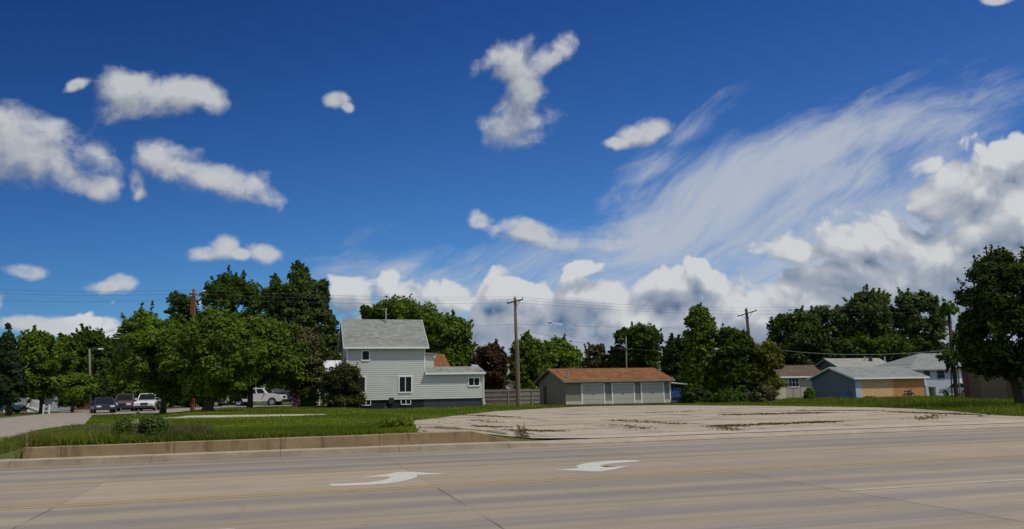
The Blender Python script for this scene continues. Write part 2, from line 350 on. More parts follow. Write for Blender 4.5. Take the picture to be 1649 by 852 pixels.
def leaf_mat(name, col, trans=.34, hue=.12, alt=None):
    m = bpy.data.materials.new(name); m.use_nodes = True; t = m.node_tree; N_ = NT(t); t.nodes.clear()
    at = N_.node('ShaderNodeAttribute', attribute_name='tint').outputs['Fac']
    a = tuple(q*(1-.45) for q in col); bb = tuple(q*1.55 for q in col) if alt is None else alt
    c = N_.mix(at, a, (bb[0]*(1+hue), bb[1], bb[2]*(1-hue)))
    d = N_.node('ShaderNodeBsdfPrincipled'); N_.put(d.inputs['Base Color'], c); d.inputs['Roughness'].default_value = .6; d.inputs['Specular IOR Level'].default_value = .12
    tr = N_.node('ShaderNodeBsdfTranslucent'); N_.put(tr.inputs[0], N_.mix(1.0, c, (1.3, 1.35, .5), 'MULTIPLY'))
    mx = N_.node('ShaderNodeMixShader'); mx.inputs[0].default_value = trans
    t.links.new(d.outputs[0], mx.inputs[1]); t.links.new(tr.outputs[0], mx.inputs[2])
    o = N_.node('ShaderNodeOutputMaterial'); t.links.new(mx.outputs[0], o.inputs[0]); return m

def roof_mat(name, c0, c1, c2, row=.14, bump=.6):
    m = bpy.data.materials.new(name); m.use_nodes = True; N_ = NT(m.node_tree); b = m.node_tree.nodes['Principled BSDF']
    b.inputs['Roughness'].default_value = .95; b.inputs['Specular IOR Level'].default_value = .1
    P = N_.node('ShaderNodeTexCoord').outputs['Object']; x, y, z = N_.xyz(P)
    r = N_.m('DIVIDE', z, row); ri = N_.m('FLOOR', r); rf = N_.m('FRACT', r)
    tab = N_.m('FLOOR', N_.m('ADD', N_.m('DIVIDE', x, .33), N_.m('MULTIPLY', ri, .5)))
    wn = N_.node('ShaderNodeTexWhiteNoise', noise_dimensions='2D'); N_.put(wn.inputs['Vector'], N_.comb(tab, ri))
    n = N_.noise(P, .6, 5, .65); g = N_.noise(P, 24, 4, .8)
    c = N_.mix(wn.outputs[0], c0, c1); c = N_.mix(N_.m('MULTIPLY', N_.ss(n, .45, .7), .5), c, c2)
    c = N_.mix(N_.m('MULTIPLY', N_.ss(g, .5, .75), .4), c, tuple(q*.45 for q in c0))
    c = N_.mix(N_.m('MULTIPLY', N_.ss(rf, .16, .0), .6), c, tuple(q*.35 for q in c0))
    N_.put(b.inputs['Base Color'], c)
    bn = N_.node('ShaderNodeBump'); bn.inputs['Strength'].default_value = bump; bn.inputs['Distance'].default_value = .015
    N_.put(bn.inputs['Height'], N_.m('ADD', rf, g)); N_.put(b.inputs['Normal'], bn.outputs[0]); return m

M = {}
M['ground'] = ground_mat('rough_turf', ((.055, .085, .018), (.085, .12, .03), (.12, .11, .055), (.04, .045, .018)), .8)
M['lawn'] = ground_mat('lawn_soil', ((.09, .14, .012), (.13, .18, .018), (.17, .17, .03), (.045, .065, .010)), .9)
M['road'] = road_mat(); M['lot'] = lot_mat()
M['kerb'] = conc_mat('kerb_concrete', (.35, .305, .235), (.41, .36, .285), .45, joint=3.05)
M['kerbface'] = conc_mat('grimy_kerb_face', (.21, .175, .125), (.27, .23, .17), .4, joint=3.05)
M['gutter'] = conc_mat('gutter_concrete', (.40, .35, .285), (.46, .41, .34), .4, joint=3.05)
M['wall'] = conc_mat('stained_wall_concrete', (.235, .17, .095), (.31, .23, .135), .85, vert=True, joint=2.6)
M['walltop'] = M['wall']
M['street'] = conc_mat('old_street_surface', (.27, .235, .20), (.33, .29, .25), .3, joint=4.5)
M['path'] = conc_mat('path_concrete', (.42, .37, .30), (.50, .45, .38), .3, joint=1.5)
M['yellow'] = mat('worn_yellow_paint', (.43, .30, .09), .7, var=.25, vscale=9, dirt=.7)
M['whitep'] = mat('road_white_paint', (.56, .55, .49), .6, var=.12, vscale=14, dirt=.6)
M['wornwhite'] = mat('worn_white_paint', (.48, .45, .40), .7, var=.2, vscale=9, dirt=.6)
M['sidingA'] = mat('grey_clapboard', (.54, .55, .53), .6, var=.03, vscale=1.2, dirt=.10)
M['sidingtrim'] = mat('white_trim', (.78, .79, .79), .5, var=.03)
M['blackf'] = mat('dark_foundation', (.035, .045, .065), .8, var=.2, dirt=.3)
M['glass'] = mat('window_glass', (.010, .011, .012), .25, spec=.18, var=.1)
M['shade'] = mat('window_blind', (.16, .17, .165), .8, var=.1)
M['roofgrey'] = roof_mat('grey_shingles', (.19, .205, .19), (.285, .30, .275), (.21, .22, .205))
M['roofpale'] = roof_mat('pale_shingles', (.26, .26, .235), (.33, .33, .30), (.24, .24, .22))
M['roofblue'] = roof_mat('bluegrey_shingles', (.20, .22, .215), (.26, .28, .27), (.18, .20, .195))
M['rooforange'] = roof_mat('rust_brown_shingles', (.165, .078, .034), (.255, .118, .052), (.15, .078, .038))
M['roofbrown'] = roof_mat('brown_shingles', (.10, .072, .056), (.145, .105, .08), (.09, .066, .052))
M['roofwhite'] = mat('pale_metal_roof', (.66, .68, .70), .4, var=.05)
M['tanwall'] = mat('taupe_board', (.23, .205, .16), .8, var=.06, vscale=1.5, dirt=.35)
M['doorgrey'] = mat('pale_garage_door', (.44, .43, .375), .5, var=.03, vscale=2, dirt=.12)
M['footing'] = mat('pale_block', (.52, .50, .44), .9, var=.08, vscale=4, dirt=.25, bump=.3)
M['tanhouse'] = mat('warm_tan_siding', (.40, .355, .29), .75, var=.05)
M['bluewall'] = mat('slate_blue_siding', (.135, .185, .235), .75, var=.06, dirt=.15)
M['bluedoor'] = mat('pale_blue_door', (.42, .52, .60), .6, var=.05)
def osb_mat():
    m = bpy.data.materials.new('oriented_strand_board'); m.use_nodes = True; N_ = NT(m.node_tree); b = m.node_tree.nodes['Principled BSDF']; b.inputs['Roughness'].default_value = .85
    P = N_.node('ShaderNodeTexCoord').outputs['Object']
    v = N_.vor(N_.v('MULTIPLY', P, (1, 1, 1.6)), 9, 'F1', 'Color'); n = N_.noise(P, 1.3, 5, .7)
    c = N_.mix(N_.xyz(v)[0], (.54, .33, .16), (.74, .50, .28)); c = N_.mix(N_.m('MULTIPLY', N_.ss(n, .45, .7), .5), c, (.60, .32, .12))
    N_.put(b.inputs['Base Color'], c); return m
M['osb'] = osb_mat()
M['osb2'] = mat('weathered_plywood', (.50, .25, .09), .85, var=.18, vscale=2.5, dirt=.5)
M['lavwall'] = mat('pale_bluish_siding', (.42, .45, .56), .7, var=.04)
M['brownwall'] = mat('dark_brown_board', (.13, .095, .055), .85, var=.12, dirt=.3)
M['tanwall2'] = mat('drab_olive_door', (.17, .145, .09), .85, var=.08, dirt=.3)
M['maroon'] = mat('maroon_trim', (.10, .03, .05), .7, var=.1)
M['teal'] = mat('teal_trim', (.06, .20, .18), .6, var=.1)
M['darkteal'] = mat('dark_green_gable', (.05, .085, .075), .8, var=.1)
M['cream'] = mat('cream_siding', (.60, .57, .36), .8, var=.05, dirt=.1)
M['creampale'] = mat('cream_metal', (.58, .55, .42), .7, var=.06, dirt=.15)
M['fence'] = mat('weathered_fence_wood', (.15, .12, .10), .9, var=.25, vscale=5, dirt=.4)
M['fencelight'] = mat('grey_fence_wood', (.24, .22, .19), .9, var=.2, vscale=5, dirt=.3)
M['lattice'] = mat('red_lattice_wood', (.34, .14, .11), .85, var=.15)
M['pole'] = mat('creosote_wood', (.15, .085, .055), .9, var=.25, vscale=4, dirt=.5, bump=.3)
M['poleRed'] = mat('reddish_wood', (.17, .065, .038), .9, var=.25, vscale=4, dirt=.5, bump=.3)
M['poleGrey'] = mat('grey_wood', (.20, .17, .14), .9, var=.2, vscale=4, dirt=.3)
M['poledark'] = mat('dark_wood', (.05, .035, .03), .9, var=.2, vscale=4, dirt=.3)
M['wire'] = mat('wire_metal', (.10, .11, .13), .6)
M['wirelight'] = mat('pale_cable', (.55, .57, .56), .5)
M['galv'] = mat('galvanised_metal', (.45, .47, .48), .4, metal=.7, var=.1)
M['black'] = mat('black_rubber', (.02, .02, .022), .8)
M['dark'] = mat('dark_metal', (.03, .032, .036), .5)
M['porcelain'] = mat('insulator', (.35, .35, .36), .3)
M['bark'] = mat('tree_bark', (.05, .038, .028), .95, var=.3, vscale=5, bump=.5, bscale=12)
M['paintwhite'] = mat('white_car_paint', (.72, .73, .74), .25, coat=.6, var=.02)
M['paintnavy'] = mat('navy_car_paint', (.02, .028, .06), .22, coat=.8)
M['paintmaroon'] = mat('maroon_car_paint', (.11, .07, .09), .28, coat=.8)
M['paintblack'] = mat('black_car_paint', (.018, .02, .024), .22, coat=.8)
M['painttan'] = mat('silver_car_paint', (.35, .34, .34), .3, metal=.4, coat=.6)
M['paintteal'] = mat('teal_car_paint', (.08, .25, .24), .3, coat=.6)
M['chrome'] = mat('bright_metal', (.7, .7, .7), .18, metal=1.0)
M['lamp'] = mat('headlight_glass', (.75, .77, .74), .12, spec=.8)
M['rim'] = mat('alloy_rim', (.42, .43, .44), .35, metal=.6)
M['blueplastic'] = mat('blue_painted_steel', (.03, .07, .27), .45, var=.1, dirt=.2)
M['redmetal'] = mat('dark_red_paint', (.18, .03, .03), .45, var=.1)
M['lumber'] = mat('weathered_lumber', (.27, .18, .13), .85, var=.2, vscale=4, dirt=.3)
M['tarp'] = mat('blue_tarp', (.05, .13, .28), .6, var=.15)
M['orange'] = mat('orange_paint', (.6, .24, .05), .6)
M['whitesheet'] = mat('white_cover', (.62, .63, .66), .6, var=.05)
M['greenbin'] = mat('olive_bin', (.14, .17, .09), .7)
M['rubble'] = mat('broken_pale_concrete', (.42, .38, .31), .95, var=.2, bump=.4)

L_ = {}
def leaf(key, col, **k):
    if key not in L_: L_[key] = leaf_mat('leaves_'+key, col, **k)
    return L_[key]
leaf('dark', (0.0476, 0.0924, 0.0112)); leaf('mid', (0.088, 0.152, 0.018)); leaf('bright', (0.092, 0.160, 0.018)); leaf('deep', (0.0308, 0.0588, 0.0098), trans=.15)
leaf('grey', (0.0784, 0.0812, 0.0364), trans=.15); leaf('red', (0.0560, 0.0280, 0.0196), trans=.15, alt=(0.0770, 0.0560, 0.0252)); leaf('olive', (0.1148, 0.1400, 0.0182)); leaf('silver', (0.0728, 0.1204, 0.0336))
leaf('spruce', (0.0224, 0.0448, 0.0168), trans=.05); leaf('yew', (0.0280, 0.0420, 0.0098), trans=.08, alt=(0.0700, 0.0812, 0.0196)); leaf('grass', (.125, .195, .020), trans=.4, hue=.2)
leaf('oak', (.036, .068, .012)); leaf('dry', (.17, .14, .06), trans=.3); leaf('weed', (.070, .115, .028), trans=.3); leaf('purple', (.16, .06, .14), trans=.2); leaf('far', (.04, .06, .018), trans=.2); leaf('crack', (.13, .095, .045), trans=.1); leaf('plume', (.15, .145, .065), trans=.3)

# ------------------------------------------------------------------ mesh helpers
class MB:
    def __init__(s): s.v = []; s.f = []; s.mi = []; s.mats = []
    def _m(s, m):
        if m not in s.mats: s.mats.append(m)
        return s.mats.index(m)
    def add(s, vs, fs, m):
        o = len(s.v); k = s._m(m); s.v += [tuple(map(float, q)) for q in vs]
        for f_ in fs: s.f.append(tuple(o+i for i in f_)); s.mi.append(k)
    def box(s, a, b, m):
        x0, y0, z0 = a; x1, y1, z1 = b
        vs = [(x0,y0,z0),(x1,y0,z0),(x1,y1,z0),(x0,y1,z0),(x0,y0,z1),(x1,y0,z1),(x1,y1,z1),(x0,y1,z1)]
        s.add(vs, [(0,3,2,1),(4,5,6,7),(0,1,5,4),(1,2,6,5),(2,3,7,6),(3,0,4,7)], m)
    def hexa(s, vs, m): s.add(vs, [(0,3,2,1),(4,5,6,7),(0,1,5,4),(1,2,6,5),(2,3,7,6),(3,0,4,7)], m)
    def prism(s, poly, d, m, axis='y'):
        """poly in (a,b), extruded along axis between d[0], d[1]"""
        def P(a, b, c): return {'y': (a, c, b), 'x': (c, a, b), 'z': (a, b, c)}[axis]
        n = len(poly); vs = [P(a, b, d[0]) for a, b in poly]+[P(a, b, d[1]) for a, b in poly]
        fs = [tuple(range(n))[::-1], tuple(range(n, 2*n))]+[(i, (i+1) % n, n+(i+1) % n, n+i) for i in range(n)]
        s.add(vs, fs, m)
    def tube(s, pts, rad, m, n=8, cap=True):
        pts = [Vector(p) for p in pts]; rad = rad if isinstance(rad, (list, tuple)) else [rad]*len(pts)
        vs = []; fs = []
        for i, p in enumerate(pts):
            d = (pts[min(i+1, len(pts)-1)]-pts[max(i-1, 0)])
            if d.length < 1e-9: d = Vector((0, 0, 1))
            d.normalize(); a = d.orthogonal() if i == 0 else (a - d*a.dot(d)); a.normalize(); b = d.cross(a)
            for k in range(n):
                t = 2*pi*k/n; vs.append(p+(a*cos(t)+b*sin(t))*rad[i])
        for i in range(len(pts)-1):
            for k in range(n): fs.append((i*n+k, i*n+(k+1) % n, (i+1)*n+(k+1) % n, (i+1)*n+k))
        if cap: fs.append(tuple(range(n))[::-1]); fs.append(tuple((len(pts)-1)*n+k for k in range(n)))
        s.add(vs, fs, m)
    def cyl(s, c, axis, r, h, m, n=20, r2=None):
        ax = Vector({'x': (1,0,0), 'y': (0,1,0), 'z': (0,0,1)}[axis])*h; c = Vector(c)
        s.tube([c-ax/2, c+ax/2], [r, r if r2 is None else r2], m, n)
    def build(s, name, parent=None, smooth=False, bevel=0.0, **tags):
        me = bpy.data.meshes.new(name); me.from_pydata(s.v, [], s.f)
        for m in s.mats: me.materials.append(m)
        me.polygons.foreach_set('material_index', s.mi); 
        bm = bmesh.new(); bm.from_mesh(me); bmesh.ops.recalc_face_normals(bm, faces=bm.faces)
        if bevel:
            bmesh.ops.bevel(bm, geom=list(bm.edges), offset=bevel, segments=2, affect='EDGES', clamp_overlap=True)
        bm.to_mesh(me); bm.free()
        if smooth: me.polygons.foreach_set('use_smooth', [True]*len(me.polygons))
        me.update(); o = bpy.data.objects.new(name, me); COL.objects.link(o)
        if parent: o.parent = parent
        for k, q in tags.items(): o[k] = q
        return o

def root(name, label, cat, loc, rz=0.0, group=None):
    o = bpy.data.objects.new(name, None); COL.objects.link(o); o.location = tuple(map(float, loc)); o.rotation_euler = (0, 0, rz)
    o.empty_display_size = .3; o['label'] = label; o['category'] = cat
    if group: o['group'] = group
    return o
def quads_obj(name, V, nq, mats, tint, parent=None, mi=None, tri=False):
    k = 3 if tri else 4
    me = bpy.data.meshes.new(name); me.vertices.add(len(V)); me.vertices.foreach_set('co', V.astype(np.float32).ravel())
    me.loops.add(nq*k); me.loops.foreach_set('vertex_index', np.arange(nq*k, dtype=np.int32))
    me.polygons.add(nq); me.polygons.foreach_set('loop_start', np.arange(0, nq*k, k, dtype=np.int32))
    for m in mats: me.materials.append(m)
    me.update(calc_edges=True)
    if mi is not None: me.polygons.foreach_set('material_index', mi.astype(np.int32))
    a = me.attributes.new('tint', 'FLOAT', 'FACE'); a.data.foreach_set('value', tint.astype(np.float32))
    o = bpy.data.objects.new(name, me); COL.objects.link(o)
    if parent: o.parent = parent
    return o
def nrm(a): return a/np.maximum(np.linalg.norm(a, axis=1, keepdims=True), 1e-9)
def leaf_quads(c, n, size, rng, asp=.62):
    a = nrm(np.cross(n, rng.normal(size=n.shape))); b = np.cross(n, a)
    sz = (size*(.6+.8*rng.random(len(c))))[:, None]
    a = a*sz; b = b*sz*asp
    return np.stack([c-a, c-b*.9+a*.1, c+a, c+b*.9+a*.1], 1).reshape(-1, 3)

# ------------------------------------------------------------------ terrain
def sm(x, a, b):
    q = np.clip((np.asarray(x, float)-a)/(b-a), 0, 1); return q*q*(3-2*q)
WT = 22.12      # front face of the low wall (t)
S_END = ST(G(752, 712, .12))[0]; S_TIP = ST(G(818, 710, .10))[0]
S_LEFT = ST(G(36, 740, .12))[0]
def H(s, t):
    L = 1-sm(s, S_END-.6, S_TIP+1.5)
    left = sm(s, S_LEFT-3.5, S_LEFT+.3)           # lawn slopes down to the side street
    far = sm(t, 24, 70)
    left = left*np.where(np.asarray(s) < S_LEFT+.02, sm(t, 22.1, 23.8), 1.0)
    z = .11 + .33*L*left*(1-.35*far) + .06*far*0
    z = z - .08*far*sm(s, 20, 40)
    return z
def HXY(x, y): s, t = ST(np.array([x, y])); return float(H(s, t))

def terrain():
    ss_ = np.unique(np.concatenate([np.linspace(-2500, -60, 24), np.linspace(-60, 80, 141), np.linspace(80, 2500, 24)]))
    tt = np.unique(np.concatenate([np.linspace(-400, 10, 12), [16, 21.45, 22.2, 22.26], np.linspace(22.26, 40, 40), np.linspace(40, 120, 60), np.linspace(120, 3000, 24)]))
    A, B = np.meshgrid(ss_, tt, indexing='ij')
    Z = np.where(B < 22.23, -.06, H(A, B)-.03)
    V = np.stack([A*S[0]+B*N[0], A*S[1]+B*N[1], Z], -1).reshape(-1, 3); nj = len(tt)
    fs = [(i*nj+j, (i+1)*nj+j, (i+1)*nj+j+1, i*nj+j+1) for i in range(len(ss_)-1) for j in range(nj-1)]
    mb = MB(); mb.add(V, fs, M['ground']); mb.build('ground', kind='structure', smooth=True)
terrain()

def sheet(name, poly, dz, m, step=2.0, zf=None, **tags):
    bm = bmesh.new(); vs = [bm.verts.new((p[0], p[1], 0)) for p in poly]; bm.faces.new(vs)
    P = np.array([[q[0], q[1]] for q in poly])
    for ax in (0, 1):
        lo, hi = P[:, ax].min(), P[:, ax].max(); k = lo+step
        while k < hi:
            no = (1, 0, 0) if ax == 0 else (0, 1, 0); cpt = (k, 0, 0) if ax == 0 else (0, k, 0)
            bmesh.ops.bisect_plane(bm, geom=list(bm.verts)+list(bm.edges)+list(bm.faces), plane_co=cpt, plane_no=no); k += step
    bmesh.ops.triangulate(bm, faces=bm.faces)
    for v in bm.verts: v.co.z = (zf(v.co.x, v.co.y) if zf else HXY(v.co.x, v.co.y))+dz
    bmesh.ops.recalc_face_normals(bm, faces=bm.faces)
    if sum(f_.normal.z for f_ in bm.faces) < 0: bmesh.ops.reverse_faces(bm, faces=bm.faces)
    me = bpy.data.meshes.new(name); bm.to_mesh(me); bm.free(); me.materials.append(m)
    o = bpy.data.objects.new(name, me); COL.objects.link(o)
    for k, q in tags.items(): o[k] = q
    return o
def stpoly(pts): return [tuple(XY(a, b)) for a, b in pts]

# road
mb = MB()
rs = [-400, -60, -20, 0, 20, 60, 400]
for a, b in zip(rs[:-1], rs[1:]):
    q = stpoly([(a, 3.2), (b, 3.2), (b, 21.25), (a, 21.25)]); mb.add([(x, y, 0) for x, y in q], [(0, 1, 2, 3)], M['road'])
mb.build('road', kind='structure')
def strip(name, s0, s1, t, w, m, z=.004, seg=1):
    mb = MB(); q = stpoly([(s0, t-w/2), (s1, t-w/2), (s1, t+w/2), (s0, t+w/2)]); mb.add([(x, y, z) for x, y in q], [(0, 1, 2, 3)], m); return mb
for tt_ in (13.44, 13.68):
    strip('', -120, 160, tt_, .07 if tt_ > 13.5 else .075, M['yellow']).build('yellow_centre_line', kind='structure')
strip('', -120, 160, 16.86, .06, M['yellow']).build('yellow_edge_line', kind='structure')
sA = ST(G(1370, 790))[0]
for k in range(-4, 8):
    strip('', sA+k*12.2, sA+k*12.2+3.4, 10.37, .075, M['wornwhite']).build('white_lane_dash', kind='structure')
AL = [(530,781),(533,779.6),(560,778.6),(591,777.2),(618,773.6),(629,769.8),(626,768.0),(605,768.6),(576,770.6),(600,767.0),(625,763.6),(641,760.4),(655,760),(670,760.4),(690,762),(722,763.6),(690,764.7),(672,765.2),(671.5,768.5),(660,772.5),(645,776),(620,779.6),(591,781.4),(560,782.6),(532,783.4)]
AR = [(1032,743),(1022,741.2),(1000,741.6),(980,742.6),(960,744),(942,746.4),(930,749.6),(928,752.6),(934,754.4),(915,755.4),(888,756.9),(925,758.2),(950,759.6),(968,759.7),(985,756.8),(1000,753.9),(1014,750.6),(995,751.6),(975,752.6),(966,750.8),(975,748),(990,746.4),(1010,744.8),(1028,743.8)]
for nm, poly in (('turn_arrow_marking', AL), ('turn_arrow_marking', AR)):
    sheet(nm, [tuple(G(*p)) for p in poly], .005, M['whitep'], 50, zf=lambda x, y: 0.0, kind='structure')

# kerb + gutter + footway strip behind it, with the drop kerb on the right
def kerb():
    sv = [-400, -120, -60]+list(np.arange(-40, 60, 1.0))+[80, 140, 400]
    def prof(s):
        d = 1-float(sm(s, S_TIP-1.2, S_TIP+2.5)); z = .03+.10*d; zb = .11 if s < S_LEFT-1 or s > S_TIP else .12
        return [(21.10, .003), (21.42, -.012+.014*(1-d)), (21.50, z*.9), (21.62, z+.0), (22.26, max(z, .10)+.008)]
    mb = MB(); V = []
    for s in sv:
        for t, z in prof(s): x, y = XY(s, t); V.append((x, y, z))
    n = 5; fs = []
    for i in range(len(sv)-1):
        for j in range(n-1): fs.append((i*n+j, (i+1)*n+j, (i+1)*n+j+1, i*n+j+1))
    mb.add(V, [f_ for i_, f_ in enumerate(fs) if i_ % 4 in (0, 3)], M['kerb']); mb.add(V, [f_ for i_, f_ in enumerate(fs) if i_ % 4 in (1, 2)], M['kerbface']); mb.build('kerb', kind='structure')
kerb()

# parking lot
lp = [G(p, q, z) for p, q, z in ((664,695,.43),(670,686,.42),(662,680,.42),(676,673,.38),(690,668,.35),(740,663.5,.3),(800,659,.25),(870,656.5,.2),(960,653.5,.12),(1080,652,.1),(1200,652.6,.1),(1300,654,.1),(1400,655.5,.1),(1470,658,.1),(1540,663,.1),(1580,667,.1),(1620,670,.1),(1700,673,.1))]
LOT = [tuple(q) for q in lp]
s_l = ST(LOT[0])[0]
LOT = LOT+stpoly([(40, 24.2), (40, 22.3), (S_TIP+.3, 22.27), (S_END, 22.29), (s_l+.15, 22.29)])
sheet('parking_lot', LOT, 0.004, M['lot'], 1.5, kind='structure')
# apron in front of lot
sheet('pavement', stpoly([(S_TIP+.5, 22.27), (60, 22.27), (60, 23.75), (S_TIP+1.6, 23.75)]), .012, M['gutter'], 2, kind='structure')

# side street, path
ed = [G(-60,735,.1), G(0,712,.1), G(60,693,.1), G(110,686,.1), G(136,683.5,.12), G(150,668,.12)]
ed2 = [G(75,666.5,.1), G(30,671,.1), G(0,674,.1), G(-60,681,.1)]
STREET = [tuple(XY(-30, 22.27)), tuple(XY(S_LEFT-4.5, 22.27))]+[tuple(q) for q in ed]+[(-37, 76), (-45, 100), (-53, 100), (-46, 80)]+[tuple(q) for q in ed2]+[tuple(XY(-34, 40))]
sheet('side_street', STREET, .006, M['street'], 3, zf=lambda x, y: max(HXY(x, y), .11), kind='structure')
PATH = [tuple(G(p, q, .36)) for p, q in ((255,675.5),(320,674.5),(400,673.3),(470,671.5),(525,669.6),(522,667.8),(470,668.2),(400,668.6),(320,669.6),(290,670.5),(262,672))]
sheet('path', PATH, .02, M['path'], 1.5, kind='structure')
PATHX = [tuple(G(p, q, .36)) for p, q in ((275,675),(320,674),(400,672.6),(470,671),(505,669.8),(500,668.6),(470,668.9),(400,669.3),(320,670.2),(300,671))]
DRV = [tuple(G(p, q, .15)) for p, q in ((140,668),(240,667),(330,663),(470,657.5),(470,654.5),(330,655.5),(240,656),(150,658))]
sheet('driveway', DRV, .02, M['street'], 2, kind='structure')

# low retaining wall with tapered end
def ret_wall():
    mb = MB(); sv = list(np.linspace(S_LEFT, S_END, 14))+list(np.linspace(S_END, S_TIP, 9))[1:]
    V = []
    for i, s in enumerate(sv):
        k = max(0, (s-S_END)/(S_TIP-S_END)); ztop = .46-.33*(k**1.1) if s > S_END else (.40+.055*(s-S_LEFT)/(S_END-S_LEFT)+.004*sin(i*1.9))
        t0 = WT+.10*k; t1 = t0+.22
        for t, z in ((t0, .02), (t0, ztop-.015), (t0+.02, ztop), (t1, ztop), (t1, .02)):
            x, y = XY(s, t); V.append((x, y, z))
    n = 5; fs = []
    for i in range(len(sv)-1):
        for j in range(n-1): fs.append((i*n+j, (i+1)*n+j, (i+1)*n+j+1, i*n+j+1))
    fs.append((0, 1, 2, 3, 4)); fs.append(tuple((len(sv)-1)*n+q for q in range(5)))
    mb.add(V, fs, M['wall'])
    mb.build('retaining_wall', label='long low stained concrete retaining wall between the kerb and the grass', category='wall')
ret_wall()
# curved inner kerb behind the wall end
mb = MB(); pts = [G(p, q, z) for p, q, z in ((676,690,.44),(700,688.6,.44),(740,688.2,.44),(760,690.5,.38),(785,696,.26),(803,702,.17),(815,706.5,.12))]
mb.tube([(p[0], p[1], HXY(*p)+.03) for p in pts], .055, M['kerb'], 6); mb.build('lot_edging', label='thin curved concrete edging strip behind the tapered end of the low wall', category='kerb edging')

